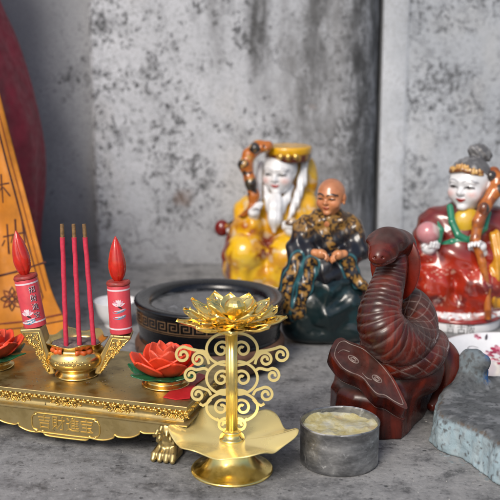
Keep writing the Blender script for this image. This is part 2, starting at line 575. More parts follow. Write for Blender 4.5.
# ---------- others
M['porcelain'] = glazed('painted_porcelain')
M['glaze_dark'] = glazed('dark_glaze', .3, .35, .4, .12)
M['hair_glaze'] = glazed('hair_glaze', .35, .15, .35, .1)
M['skin_paint'] = glazed('painted_skin', .28, .5)
M['white_china'] = plain('white_china', (.74, .75, .77), .12, var=.05, bump=.02, coat=1)
M['black_lacquer'] = plain('black_lacquer', (.006, .0065, .008), .24, var=.5, bump=.06, coat=.1)
M['key_bronze'] = plain('bronze_paint', (.15, .085, .04), .5, var=.5, bump=.1)
n = N('highlit_water')  # grey and white patches imitate reflections and highlights on dark water
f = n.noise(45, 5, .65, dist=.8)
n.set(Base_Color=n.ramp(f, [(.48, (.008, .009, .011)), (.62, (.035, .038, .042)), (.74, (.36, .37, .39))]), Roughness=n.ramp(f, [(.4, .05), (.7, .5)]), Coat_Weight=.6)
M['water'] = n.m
M['clay'] = plain('brown_clay', (.12, .058, .034), .55, var=.35, bump=.2)
M['ink'] = plain('dark_ink', (.02, .018, .018), .6, var=.2, bump=0)
M['red_wax'] = plain('red_wax', (.74, .062, .02), .36, var=.22, bump=.15, Subsurface_Weight=.22, Subsurface_Scale=.003, Subsurface_Radius=(1, .2, .1))
M['red_wax_pale'] = plain('dusty_red_wax', (.68, .085, .04), .5, var=.3, bump=.25, Subsurface_Weight=.2, Subsurface_Scale=.003, Subsurface_Radius=(1, .2, .1))
M['candle'] = plain('pink_red_paper', (.60, .055, .075), .45, var=.18, bump=.08, coat=.2)
M['candle_rim'] = plain('dull_red_wax', (.30, .035, .028), .45, var=.35, bump=.3)
M['flame'] = plain('red_plastic', (.52, .016, .005), .22, var=.25, bump=.08, coat=.5, Subsurface_Weight=.2, Subsurface_Scale=.003, Subsurface_Radius=(1, .2, .1))
M['incense'] = plain('crimson_incense', (.56, .030, .068), .7, var=.22, sc=300, bump=.3)
M['incense_stem'] = plain('burnt_gold_stem', (.22, .125, .05), .55, var=.5, sc=400, bump=.3)
M['green_leaf'] = plain('green_wax', (.006, .115, .045), .32, var=.4, bump=.15, coat=.3)
M['print_white'] = plain('white_print', (.74, .62, .66), .45, var=.1, bump=0)
M['print_pink'] = plain('pink_print', (.62, .24, .33), .45, var=.2, bump=0)
M['print_blue'] = plain('blue_print', (.07, .25, .36), .45, var=.4, bump=0)
M['print_black'] = plain('black_print', (.02, .02, .025), .45, var=.2, bump=0)
M['red_paper'] = plain('red_paper', (.52, .016, .022), .45, var=.15, bump=.08)
M['orange_ribbon'] = plain('orange_ribbon', (.66, .115, .02), .4, var=.35, bump=.2)
M['ash'] = plain('grey_ash', (.16, .125, .115), .95, var=.5, sc=260, bump=1.0)
M['maroon'] = plain('maroon_satin', (.21, .006, .026), .6, var=.35, sc=40, bump=.4)
M['orange_cloth'] = plain('orange_cloth', (.52, .185, .014), .7, var=.22, sc=60, bump=.35)
M['thread'] = plain('dark_thread', (.06, .014, .010), .8, var=.3, bump=.2)
M['thread_red'] = plain('rust_thread', (.17, .035, .012), .8, var=.3, bump=.2)

# ---------- lacquered wood of the snake: red-brown, grey dust lying in the carving
def wood(name):
    n = N(name)
    w = n.noise(26, 5, .6, dist=1.5, stretch=(1, 1, .35))
    base = n.ramp(w, [(.34, (.014, .003, .002)), (.52, (.055, .0068, .0035)), (.70, (.17, .018, .007))])
    geo = n.n('ShaderNodeNewGeometry'); sep = n.n('ShaderNodeSeparateXYZ'); n.l(geo.outputs['Normal'], sep.inputs[0])
    d = n.noise(95, 5, .65)
    dust = n.math('MULTIPLY', n.ramp(sep.outputs[2], [(.35, 0), (1.0, .42)]), n.ramp(d, [(.3, .35), (.65, 1)]))
    col = n.mixc(dust, base, (.105, .074, .064))
    n2 = n.n('ShaderNodeAttribute', attribute_name='Col')
    sepc = n.n('ShaderNodeSeparateColor'); n.l(n2.outputs['Color'], sepc.inputs[0])
    col = n.mixc(n.math('MULTIPLY', sepc.outputs[0], n.ramp(d, [(.3, .25), (.6, .9)])), col, (.30, .235, .21))
    n.set(Base_Color=col, Roughness=n.math('ADD', n.math('MULTIPLY', dust, .5), n.ramp(d, [(.3, .20), (.7, .34)])), Coat_Weight=.08, Coat_Roughness=.15, Specular_IOR_Level=.42)
    n.bump(n.noise(170, 4, .6), .18, .06)
    return n.m
M['wood'] = wood('lacquered_wood')
M['wood_red'] = plain('polished_lit_red_wood', (.15, .011, .0045), .3, var=.5, sc=50, bump=.1, coat=.1)  # polished hood wood, redder: the light on it is put into the colour

n = N('flaking_blue_paint')
f = n.noise(60, 6, .7, dist=.5)
col = n.mixc(n.ramp(f, [(.3, .0), (.7, .45)]), n.attr(), (.55, .56, .56), 'MULTIPLY')
n.set(Base_Color=col, Roughness=.85)
n.bump(n.noise(140, 6, .7), .6, .2)
M['flaking'] = n.m

# ------------------------------------------------------------------ the setting
g = mk('ground', [(-3000, -3000, 0), (3000, -3000, 0), (3000, 160, 0), (-3000, 160, 0)], [(0, 1, 2, 3)], M['ground'], smooth=False)
g['kind'] = 'structure'

WY = 139.0
def tall(outline, z1, name, mat, **k):
    n_ = len(outline)
    V = [(x, y, -1) for x, y in outline]+[(x, y, z1) for x, y in outline]
    F = [tuple(range(n_))[::-1], tuple(range(n_, 2*n_))]+[(i, (i+1) % n_, n_+(i+1) % n_, n_+i) for i in range(n_)]
    return mk(name, V, F, mat, smooth=True, auto=35, **k)
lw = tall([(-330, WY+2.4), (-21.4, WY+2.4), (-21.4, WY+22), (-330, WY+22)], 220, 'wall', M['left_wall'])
tag(lw, 'plain darker grey rendered wall at the far left behind the maroon robe', 'wall')
# broad pillar: crisp left arris, right side turning away in a quarter round
XL, XR, R_ = -21.9, 18.55, 6.5
pts = [(XL, WY+26), (XL, WY+.5), (XL+.5, WY)]
pts += [(XR-R_+R_*math.sin(a), WY+R_*1.2-R_*1.2*math.cos(a)) for a in [PI/2*i/14 for i in range(15)]]
pts += [(XR, WY+26)]
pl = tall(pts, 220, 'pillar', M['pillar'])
tag(pl, 'broad whitewashed pillar speckled with dark mould behind the yellow robed figurine', 'pillar')
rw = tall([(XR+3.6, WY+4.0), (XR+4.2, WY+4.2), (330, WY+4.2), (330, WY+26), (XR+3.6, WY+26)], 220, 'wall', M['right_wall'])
tag(rw, 'pale grey plastered wall at the right behind the red robed figurine', 'wall')
ps = tall([(XR+.05, WY+3.7), (XR+3.2, WY+3.7), (XR+3.6, WY+3.98), (XR+3.6, WY+24), (XR+.05, WY+24)], 220, 'plaster_strip', M['edge'])
tag(ps, 'narrow upright strip of smooth pale plaster between the pillar and the right wall', 'plaster strip')

# ------------------------------------------------------------------ maroon robe and orange banner
RY = 123.5
prof_px = [(-34, -140), (-22, -60), (-10, -10), (0, 20), (12, 50), (24, 88), (35, 130), (43, 180), (45, 225), (43, 262), (41, 300), (43, 330)]
xc = at_y(-88, 200, RY).x
prof = []
for (px, py) in prof_px[::-1]:
    q = at_y(px, py, RY)
    prof.append((q.x-xc, q.z))
z0 = prof[0][1]
prof = [(r, (z-z0)*prof[-1][1]/(prof[-1][1]-z0)) for r, z in prof]
cr = catmull([(r, z, 0) for r, z in prof], 8)
def folds(a, r, z):
    t = max(0, 1-z/60)
    b = a+.9
    w = .040*math.sin(b*5+z*.035+.6*math.sin(z*.09))+.022*math.sin(b*9-z*.06+1+.5*math.sin(z*.13))+.012*math.sin(b*17+z*.11)+.006*math.sin(z*.45+b*6)
    w += .030*abs(math.sin(b*5.5+z*.03+.5*math.sin(z*.1)))-.02+.010*math.sin(z*.22+b*4)*math.sin(b*8)
    return r*(.985+w*(.55+.45*t)), z
V, F = lathe([(r, z) for r, z, _ in cr]+[(.5, cr[-1][1]+2)], 160, (xc, RY, 0), folds)
t = mk('robe', V, F, M['maroon'])
tag(t, 'dark maroon satin robe hanging in a tall bulging drape at the left edge', 'robe')

bn = thing('banner', 'orange cloth banner with dark embroidered characters hanging over the maroon robe', 'banner', at_y(30, 333, 101))
bo = at_y(30, 333, 101)
EDGE = [(-14, 40), (0, 95), (14, 150), (28, 203), (40, 250), (52, 292), (66, 322), (73, 336)]
ec = catmull([(a, b, 0) for a, b in EDGE], 10)
def ban(s, t_, off=0.0):
    """s px left of the banner's right edge, t_ 0..1 down the edge"""
    i = min(max(t_, 0), 1)*(len(ec)-1); k = int(min(i, len(ec)-2)); f = i-k
    e = ec[k]*(1-f)+ec[k+1]*f
    px, py = e[0]-s, e[1]+s*.10
    Y = 104.5-3.5*max(0, (py-40)/295)**1.5+.5*math.sin(s*.10+py*.02)+.18*math.sin(s*.24-py*.035+1)+.12*math.sin(py*.09+s*.03)+(0.012*s)
    q = at_y(px, min(py, 345), Y-off)
    q.z = max(q.z, .12+off*.2)
    return q-bo
V, F = grid(60, 90, lambda a, b: ban(a*110, b))
mk('cloth', V, F, M['orange_cloth'], bn, solid=.14)
def t_of(py):
    return float(np.interp(py, ec[:, 1], np.linspace(0, 1, len(ec))))
def line(mb, pts, w, m):
    """stitched line through (px, py) points on the banner"""
    P = []
    for (a, b), (c, d) in zip(pts[:-1], pts[1:]):
        k = max(2, int(math.hypot(c-a, d-b)/2))
        P += [(a+(c-a)*i/k, b+(d-b)*i/k) for i in range(k)]
    P.append(pts[-1])
    V = []
    for i, p in enumerate(P):
        q = P[min(i+1, len(P)-1)]; o = P[max(i-1, 0)]
        tx, ty = q[0]-o[0], q[1]-o[1]; L = math.hypot(tx, ty) or 1
        nx, ny = -ty/L*w/2, tx/L*w/2
        for sg, of in ((1, .085), (.35, .15), (-.35, .15), (-1, .085)):
            x, y = p[0]+nx*sg, p[1]+ny*sg
            # invert (px,py) -> (s,t)
            tt = t_of(y); s_ = 0
            for _ in range(3):
                tt = t_of(y-s_*.10); i_ = tt*(len(ec)-1); k_ = int(min(i_, len(ec)-2))
                s_ = (ec[k_]*(1-i_+k_)+ec[k_+1]*(i_-k_))[0]-x
            V.append(ban(s_, tt, of))
    F = [(i*4+j, i*4+j+1, i*4+4+j+1, i*4+4+j) for i in range(len(P)-1) for j in range(3)]
    mb.add(V, F, m)
mb = MB()
line(mb, [(-20, 65), (-8, 105), (6, 160), (20, 212), (32, 258), (43, 298)], 1.9, 0)
line(mb, [(-16, 62), (-4, 102), (10, 157), (24, 209), (36, 255), (46, 291)], 1.0, 1)
line(mb, [(-30, 282), (-10, 278), (15, 272), (46, 262)], 2.2, 0)
line(mb, [(-30, 326), (0, 324), (30, 321), (62, 314)], 2.0, 1)
line(mb, [(-30, 331), (0, 330), (30, 327), (66, 320)], 1.2, 0)
mb.build('border_stitching', [M['thread'], M['thread_red']], bn)
mb = MB()
# upper character and the one with three uprights
for L, w in (([(-6, 186), (9, 183)], 1.7), ([(1, 174), (3, 203)], 1.9), ([(2, 187), (-5, 198)], 1.5), ([(3, 187), (10, 196)], 1.6),
             ([(3, 237), (26, 232)], 1.7), ([(7, 224), (9, 254)], 2.0), ([(15, 219), (17, 250)], 2.0), ([(22, 221), (25, 243)], 1.8), ([(2, 246), (5, 240)], 1.5), ([(11, 243), (13, 236)], 1.3),
             ([(-14, 140), (-2, 137)], 1.7), ([(-8, 130), (-5, 158)], 1.8), ([(-14, 150), (-1, 147)], 1.5)):
    line(mb, L, w, 0)
mb.build('lettering', [M['thread']], bn)
mb = MB()
cx, cy = 12, 299
for k in range(8):
    a = k*PI/4
    p = [(cx+math.cos(a)*3, cy+math.sin(a)*3), (cx+math.cos(a-.3)*8, cy+math.sin(a-.3)*8), (cx+math.cos(a)*12, cy+math.sin(a)*12), (cx+math.cos(a+.3)*8, cy+math.sin(a+.3)*8), (cx+math.cos(a)*3, cy+math.sin(a)*3)]
    line(mb, p, 1.5, k % 2)
line(mb, [(cx+2.6*math.cos(i*.7), cy+2.6*math.sin(i*.7)) for i in range(10)], 1.8, 0)
for c0 in ((36, 296), (-10, 306)):
    line(mb, [(c0[0]+(1+i*.75)*math.cos(i*.8), c0[1]+(1+i*.75)*math.sin(i*.8)) for i in range(11)], 1.4, 1)
mb.build('flower_embroidery', [M['thread'], M['thread_red']], bn)

# ------------------------------------------------------------------ the low gilded altar table
TH = -math.radians(16.5)
A_, B_, TZ = 10.35, 5.6, 4.7
cx, cy = -4.75, 71.2
ac = (cx-A_*math.cos(TH)-B_*math.sin(TH), cy-A_*math.sin(TH)+B_*math.cos(TH), 0)
alt = thing('altar_table', 'low gilded altar table with scalloped apron, lion paw legs and a cartouche of characters', 'altar table', ac, TH)
V, F = box((0, 0, 4.52), (A_, B_, .18))
mk('tabletop', V, F, M['gold_cast'], alt, smooth=False, bevel=.06)

def ring_profile(name, prof, mat):
    """a moulding that runs round the four sides: prof [(inset, z)]"""
    V = []
    for ins, z in prof:
        a, b = A_-ins, B_-ins
        V += [(-a, -b, z), (a, -b, z), (a, b, z), (-a, b, z)]
    F = [(j*4+i, j*4+(i+1) % 4, j*4+4+(i+1) % 4, j*4+4+i) for j in range(len(prof)-1) for i in range(4)]
    n_ = len(prof)
    F += [(3, 2, 1, 0), tuple((n_-1)*4+i for i in range(4))]
    return mk(name, V, F, mat, alt, smooth=True, auto=30)
ring_profile('frieze', [(.42, 3.28), (.42, 3.36), (.50, 3.5), (.52, 3.7), (.45, 3.92), (.30, 4.06), (.16, 4.14), (.16, 4.338)], M['gold_cast'])
ring_profile('ledge', [(.4, 2.98), (.14, 2.98), (.06, 3.04), (.06, 3.14), (.14, 3.2), (.38, 3.277), (.4, 3.277)], M['gold_cast'])

mb = MB()
def bead(x, y, z, rx, ry, rz):
    V, F = [], []
    for j in range(5):
        t = -PI/2+PI*j/4
        for i in range(8):
            a = 2*PI*i/8
            V.append((x+rx*math.cos(t)*math.cos(a), y+ry*math.cos(t)*math.sin(a), z+rz*math.sin(t)))
    for j in range(4):
        for i in range(8): F.append((j*8+i, j*8+(i+1) % 8, j*8+8+(i+1) % 8, j*8+8+i))
    mb.add(V, F)
for sx, L in ((0, A_), (1, B_)):
    k = int(2*L/.42)
    for i in range(k):
        u = -L+.2+(2*L-.4)*i/(k-1)
        dz = .09 if i % 2 else -.05
        for (du, z, w) in ((0, 4.22+dz, .17), (.21, 4.14, .10), (.1, 4.33, .08)):
            if sx == 0: bead(u+du*.9, -B_+.08, z, w, .16, .11)
            else: bead(A_-.08, u+du*.9, z, .16, w, .11)
mb.build('bead_moulding', [M['gold_relief']], alt)

def curl(cx, cz, r, turns, a0, d, n=18):
    return [(cx+r*(1-.8*i/n)*math.cos(a0+d*turns*2*PI*i/n), cz+r*(1-.8*i/n)*math.sin(a0+d*turns*2*PI*i/n)) for i in range(n+1)]
mb = MB()
for sg in (-1, 1):
    for (x, z, r, a0, d) in ((.38, .05, .22, PI, -1), (.78, -.06, .2, PI*.9, 1), (1.12, .05, .15, PI, -1), (.2, -.16, .12, 0, 1), (.58, .2, .1, PI, 1)):
        V, F = tube([(sg*a, -.03-.03*math.sin(i*.6), b) for i, (a, b) in enumerate(curl(x, z, r, 1.1, a0, d))], .045, 6)
        mb.add(V, F)
    for x, z in ((.28, .12), (.62, -.15), (.98, .17), (1.3, -.04)):
        bead(sg*x, -.03, z, .09, .08, .055)
for k in range(6):
    a = k*PI/3
    bead(.13*math.cos(a), -.05, .13*math.sin(a), .075, .07, .075)
bead(0, -.09, 0, .08, .07, .08)
orn = mb.build('ornament', [M['gold_relief']], alt, loc=(0, -B_+.47, 3.68))
for x in (-9, -4.5, 4.5, 9):
    o = orn.copy(); C.objects.link(o); o.parent = alt; o.location.x = x*S
for y in (-2.4, 2.4):
    o = orn.copy(); C.objects.link(o); o.parent = alt; o.location = (S*(A_-.47), y*S, 3.68*S); o.rotation_euler = (0, 0, PI/2)

def scallop(L):
    half = [(0, .78), (1.5, .80), (1.9, .90), (2.05, 1.18), (2.35, 1.02), (3.3, 1.02), (4.1, 1.28), (4.25, 1.56), (4.6, 1.42), (5.6, 1.52), (6.3, 1.85), (6.45, 2.1), (6.8, 2.0), (8.0, 2.15), (9.4, 2.35)]
    half = [(x*L/9.4, z) for x, z in half]
    r = catmull([(x, z, 0) for x, z in half], 5)
    pts = [(x, z) for x, z, _ in r]
    return [(-x, z) for x, z in pts[::-1]][:-1]+pts
def apron(L, name):
    lo = scallop(L)
    n_ = len(lo)
    V = []
    for x, z in lo: V += [(x, 0, z), (x, .08, z-.02), (x, .45, z), (x, .45, 2.977), (x, .0, 2.977)]
    F = []
    for i in range(n_-1):
        for k in range(5): F.append((i*5+k, i*5+(k+1) % 5, i*5+5+(k+1) % 5, i*5+5+k))
    F += [tuple(range(5))[::-1], tuple((n_-1)*5+k for k in range(5))]
    a = mk(name, V, F, M['gold_cast'], alt, smooth=False)
    return a, lo
ap, lo = apron(9.3, 'apron'); ap.location = (0, (-B_+.22)*S, 0)
# raised edge bead along the scallops
V, F = tube([(x, 0, z+.07) for x, z in lo], .07, 6)
mk('apron_edge', V, F, M['gold_relief'], ap)
a2, lo2 = apron(4.2, 'apron'); a2.rotation_euler = (0, 0, PI/2); a2.location = ((A_-.22)*S, 0, 0)
a3 = a2.copy(); C.objects.link(a3); a3.parent = alt; a3.rotation_euler = (0, 0, -PI/2); a3.location = (-(A_-.22)*S, 0, 0)
a4 = ap.copy(); C.objects.link(a4); a4.parent = alt; a4.rotation_euler = (0, 0, PI); a4.location = (0, (B_-.22)*S, 0)
# cartouche
W, Hh, c0 = 2.95, .80, 1.93
cart = []
for sx, sz in ((1, 1), (-1, 1), (-1, -1), (1, -1)):
    arc = [(W*.80, Hh), (W*.84, Hh*.86), (W*.95, Hh*.72), (W, Hh*.35)]
    arc = arc if sx*sz < 0 else arc[::-1]
    cart += [(sx*x, c0+sz*z) for x, z in arc]
cart.append(cart[0])
cc = catmull([(x, -.02, z) for x, z in cart], 4)
V, F = tube(cc, .062, 7, cap=False)
mk('cartouche_frame', V, F, M['gold_relief'], ap)
tv, tf = [], []
for ch, x in zip('吉財進宝', (-1.85, -.62, .62, 1.85)):
    v, f = text_geo(ch, 1.22, .05)
    tf += [tuple(i+len(tv) for i in q) for q in f]
    tv += [(a+x, -b_z-.0, b+c0) for a, b, b_z in v]
mk('lettering', tv, tf, M['gold_relief'], ap, smooth=False)

def leg_parts(P):
    g_ = (1, 1, 1)
    L = [(ell(P, (0, 0, 2.55), (1.25, .95, .75)), 0, g_), (chain(P, [(0, 0, 2.3, 1.05), (0, -.05, 1.5, .72), (.0, -.15, .8, .78)], .3), .3, g_),
         (rbox(P, (0, -.35, .36), (.98, .95, .36), .3), .35, g_)]
    for i in range(4):
        x = (i-1.5)*.5
        L.append((chain(P, [(x*.8, -.55, .95, .26), (x*1.02, -1.15, .55, .27), (x*1.05, -1.42, .25, .22)], .12), .10, g_))
    for j, (z, n_, r) in enumerate(((1.55, 7, .82), (1.95, 8, 1.05), (2.35, 9, 1.2), (2.75, 9, 1.2))):
        for i in range(n_):
            a = 2*PI*(i+.5*(j % 2))/n_
            c_ = (r*math.cos(a), r*.8*math.sin(a), z)
            L.append((chain(P, [c_+(.20,), (c_[0]*1.12, c_[1]*1.16, z-.22, .15), (c_[0]*1.22, c_[1]*1.25, z-.16, .08)], .05), .06, g_))
    return L
def lf(P):
    L = leg_parts(P); d = L[0][0]
    for q in L[1:]: d = sm(d, q[0], q[1]) if q[1] else np.minimum(d, q[0])
    d = np.maximum(d, .0-P[2])
    return np.maximum(d, P[2]-2.97)
V, F = nets(lf, (-1.8, -1.9, -.08), (1.8, 1.6, 3.1), .07)
leg = mk('leg', V, F, M['gold_cast'], alt, loc=(A_-1.95, -B_+1.15, 0))
for x, y, r in ((-A_+1.95, -B_+1.15, 0), (A_-1.95, B_-1.15, PI), (-A_+1.95, B_-1.15, PI)):
    o = leg.copy(); C.objects.link(o); o.parent = alt; o.location = (x*S, y*S, 0); o.rotation_euler = (0, 0, r)

# ------------------------------------------------------------------ incense pot with two candle arms
PB = at(77, 374.5, TZ)
pot = thing('incense_pot', 'round gold incense pot full of ash with wavy rim and orange ribbon on the altar', 'incense pot', PB)
def lobes(a, r, z):
    w = max(0, (z-2.3)/.85)
    return r*(1+.055*w*math.cos(6*a+.6)), z+.14*w*w*math.cos(6*a+.6)
prof = rounded([(1.55, 0), (1.78, .03), (1.78, .14), (1.6, .26), (1.42, .52), (1.55, .70), (2.1, .95), (2.42, 1.35), (2.46, 1.75), (2.3, 2.2), (2.02, 2.46), (1.98, 2.6), (2.2, 2.85), (2.62, 3.16), (2.56, 3.2), (2.12, 2.9), (1.9, 2.66), (1.85, 2.4)], 2)
V, F = lathe(prof, 96, (0, 0, 0), lobes)
mk('body', V, F, M['gold_pot'], pot)
V, F = [], []
nr = 14
for j in range(nr):
    for i in range(48):
        a = 2*PI*i/48; r = 1.93*j/(nr-1)
        q = fbm(np.array([math.cos(a)*r]), np.array([math.sin(a)*r]), np.array([0.]), .5, 3)[0]
        V.append((r*math.cos(a), r*math.sin(a), 2.72+.28*(q-.5)+.12*(1-r/2)))
F = [(j*48+i, j*48+(i+1) % 48, (j+1)*48+(i+1) % 48, (j+1)*48+i) for j in range(nr-1) for i in range(48)]
mk('ash', V, F, M['ash'], pot)
for a0, a1, dz in ((-2.55, -1.95, .02), (-1.42, -.72, -.03)):
    V, F = grid(24, 7, lambda u, v: ((2.10+.05*math.sin(u*17)+.10*math.sin(PI*v))*math.cos(a0+(a1-a0)*u), (2.10+.05*math.sin(u*17)+.10*math.sin(PI*v))*math.sin(a0+(a1-a0)*u), 2.28+dz+.44*v+.05*math.sin(u*9)))
    mk('ribbon', V, F, M['orange_ribbon'], pot, solid=.06)
# engraved band of small raised marks on the belly
mb = MB()
for i in range(26):
    a = -PI/2+(rng.random()-.5)*1.3; z = 1.45+rng.random()*.5
    r = 2.47
    bead(r*math.cos(a), r*math.sin(a), z, .09, .05, .05)
mb.build('raised_mark', [M['gold_pot']], pot)

def arm(sg, top, btm, dz=0):
    """gold wedge that rises from the pot's foot and carries a candle; polygon in the xz plane, sg = side"""
    out = [(1.62, .42), (2.1, .32), (2.42, .75), (btm, 1.7+dz*.4), (top+.95, 3.0+dz), (top+.95, 3.22+dz), (top-.72, 3.32+dz), (top-.8, 3.1+dz), (2.0, 1.6+dz*.5)]
    V, F = prism([(sg*x, z) for x, z in out], -1.0, .85)
    a = mk('candle_arm', V, F, M['gold_cast'], pot, smooth=False, bevel=.09)
    mb = MB()
    r_ = random.Random(3 if sg > 0 else 5)
    edge = [(2.05, .62), (2.12, .52), (btm-.12, 1.8+dz*.4), (top+.74, 2.93+dz), (top-.55, 3.03+dz), (2.05, .62)]
    V, F = tube([(sg*x, -1.03, z) for x, z in edge], .05, 6); mb.add(V, F)
    for _ in range(60):
        t = r_.random()**.6; s_ = r_.random()
        x = (2.1*(1-t)+(top-.45)*t)*(1-s_)+(2.2*(1-t)+(top+.55)*t)*s_; z = .75*(1-t)+(2.85+dz)*t-.1*s_
        V, F = tube([(sg*(x+.11*math.cos(k*.9+_)*(1-k*.09)), -1.04-.015*k, z+.11*math.sin(k*.9+_)*(1-k*.09)) for k in range(7)], .035, 5)
        mb.add(V, F)
    mb.build('relief', [M['gold_relief']], a)
arm(1, 3.72, 3.15, .38)
arm(-1, 3.34, 2.9, .95)

# ------------------------------------------------------------------ three incense sticks
for (bx, tx, ty, lab) in ((65.5, 62, 224, 'leftmost of the three crimson incense sticks standing in the gold pot'),
                          (79, 73.5, 224, 'middle one of the three crimson incense sticks standing in the gold pot'),
                          (93.5, 84, 224, 'rightmost of the three crimson incense sticks standing in the gold pot')):
    Y0 = PB.y-.7
    b0 = at_y(bx, 331, Y0); b0.z = TZ+2.55
    t0 = at_y(tx, ty, Y0+.3)
    st = thing('incense_stick', lab, 'incense stick', b0, 0, 'incense sticks in the gold pot')
    dv = t0-b0
    k = .895
    V, F = tube([dv*(k*i/12)+Vector((.012*math.sin(i*2.1), 0, 0)) for i in range(13)], [.195+.007*math.sin(i*1.7) for i in range(13)], 14)
    mk('stick', V, F, M['incense'], st, auto=50)
    V, F = tube([dv*(k-.01), dv*(k+.03), dv], [.15, .165, .15], 10)
    mk('stem', V, F, M['incense_stem'], st, auto=50)

# ------------------------------------------------------------------ two red candles with printed paper
CR = .92
def wrapv(V, phi0, z0, off):
    return [((CR+off)*math.sin(phi0+x/CR), -(CR+off)*math.cos(phi0+x/CR), z0+y) for x, y, *_ in V]
def blob2(cx, cy, rx, ry, ang, n=14, tip=0):
    P = [(cx, cy)]
    for i in range(n):
        a = 2*PI*i/n
        x, y = rx*math.cos(a), ry*math.sin(a)
        if tip and x > 0: y *= (1-(x/rx)**2*tip)
        P.append((cx+x*math.cos(ang)-y*math.sin(ang), cy+x*math.sin(ang)+y*math.cos(ang)))
    return P, [(0, i+1, (i+1) % n+1) for i in range(n)]
def candle(name, base, tiltx, lab, chars, fx, fz):
    c = thing(name, lab, 'candle', base, 0, 'red candles beside the incense pot')
    c.rotation_euler = (math.radians(-1.5), tiltx, 0)
    V, F = lathe([(.86, 0), (CR, .05), (CR, 3.95), (CR-.02, 4.0)], 64)
    mk('candle_body', V, F, M['candle'], c, auto=40)
    V, F = lathe(rounded([(CR-.03, 4.0), (CR+.05, 4.02), (CR+.06, 4.2), (CR-.05, 4.34), (.72, 4.3), (.5, 4.36), (.0, 4.36)], 1), 48, (0, 0, 0), lambda a, r, z: (r*(1+.012*math.sin(5*a)+.01*math.sin(11*a)), z+.03*math.sin(3*a+1)*(z > 4.1)))
    mk('candle_rim', V, F, M['candle_rim'], c)
    def fl(a, r, z):
        g_ = abs(math.sin((4 if chars else 6)*a/2+z*(.5 if chars else .12)))
        return r*(1-(.16 if chars else .06)*(1-g_)**3), z
    V, F = lathe([(x, y) for x, y, _ in catmull([(.30, 4.3, 0), (.56, 4.72, 0), (.71, 5.35, 0), (.68, 6.0, 0), (.49, 6.9, 0), (.23, 7.6, 0), (.03, 7.98, 0)], 5)], 72, (0, 0, 0), fl)
    mk('flame', V, F, M['flame'], c)
    mb = MB()
    for z in (.42, 3.62):
        V, F = grid(65, 2, lambda u, v: ((CR+.008)*math.cos(2*PI*u), (CR+.008)*math.sin(2*PI*u), z+.13*v)); mb.add(V, F, 0)
    for i, ang in enumerate((.35, .8, 1.25, PI/2, 1.9, 2.35, 2.8)):
        P, F = blob2(.27*math.cos(ang), .22*math.sin(ang), .31, .115, ang, 14, .7)
        mb.add(wrapv(P, fx, fz, .010+.0012*i), F, 1 if i in (1, 5) else 0)
    for i, (x, z, rx, ry, a) in enumerate(((-.05, -.52, .5, .12, .1), (.28, -.42, .36, .09, .2), (.0, -1.02 if not chars else -.68, .52, .13, .05), (.3, -.93 if not chars else -.6, .3, .08, .25))):
        P, F = blob2(x, z, rx, ry, a, 14, .4)
        mb.add(wrapv(P, fx, fz, .010+.0012*i), F, 2)
        P, F = blob2(x+.02, z+.08, rx*.75, ry*.35, a, 12, .4)
        mb.add(wrapv(P, fx, fz, .016+.0012*i), F, 0)
    P, F = blob2(.12, -.16, .2, .07, -.5); mb.add(wrapv(P, fx, fz, .02), F, 3)
    if chars:
        V, F = text_geo(chars, .58, 0, True, 1.12); mb.add(wrapv(V, .62, 2.05, .03), F, 3)
        V, F = text_geo(chars, .58, 0, True, 1.12); mb.add(wrapv([(x-.035, y+.02) for x, y, _ in V], .62, 2.05, .024), F, 0)
    mb.build('print', [M['print_white'], M['print_pink'], M['print_blue'], M['print_black']], c, smooth=False)
bz = TZ+3.27
q = at_y(121, 333, PB.y); candle('candle', (PB.x+3.76, PB.y-.05, bz+.39), math.radians(-2), 'upright red candle printed with a white lotus only, right of the incense sticks', '', .05, 2.45)
candle('candle', (PB.x-3.24, PB.y-.05, bz+.95), math.radians(-9), 'tilted red candle with black characters beside its lotus print, left of the incense sticks', '招財進宝', -.25, 1.15)

# ------------------------------------------------------------------ red lotus lamps
def petal(L, Wd, rise, lean, thick, cup=.55, n=9, m=11, jag=0, z0=0, r0=.3):
    """flat jagged leaf standing out along +x"""
    V = []
    for j in range(m):
        t = j/(m-1)
        w = Wd*(math.sin(PI*(.12+.80*t**.85)))**.75*(1 if t < .97 else .6)
        a = lean*t
        r = r0+L*(t*math.cos(a*.5)*(1-rise)); z = z0+L*(t**1.5)*rise
        for i in range(n):
            u = -1+2*i/(n-1)
            jj = jag*math.sin(t*22+u)*abs(u)**3
            V.append((r-cup*Wd*u*u*(.9-.3*t)-.22*Wd*abs(u)**3*t, u*(w+jj), z+.22*cup*Wd*u*u-.12*abs(u)*t*Wd))
    F = [(j*n+i, j*n+i+1, (j+1)*n+i+1, (j+1)*n+i) for j in range(m-1) for i in range(n-1)]
    return V, F
def bowl_petal(r0, r1, z0, z1, Wd, lip, n=9, m=10):
    """thick petal of an open flower: part of a bowl with a blunt pointed tip that turns outwards"""
    V = []
    for j in range(m):
        t = j/(m-1)
        r = r0+(r1-r0)*math.sin(t*PI/2)**.9+lip*max(0, t-.6)**2*4
        z = z0+(z1-z0)*t**1.35
        w = Wd*(.45+.75*t if t < .55 else .8625*max(.0, 1-((t-.55)/.46)**2)**.68)
        for i in range(n):
            u = -1+2*i/(n-1)
            ph = u*w/max(.6, r*.92)
            rr = r+.10*u*u*lip*2
            V.append((rr*math.cos(ph), rr*math.sin(ph), z-.10*u*u*t+.03*math.sin(5*u+r1*9)))
    F = [(j*n+i, j*n+i+1, (j+1)*n+i+1, (j+1)*n+i) for j in range(m-1) for i in range(n-1)]
    return V, F
def spin(V, a):
    c, s = math.cos(a), math.sin(a)
    return [(x*c-y*s, x*s+y*c, z) for x, y, z in V]
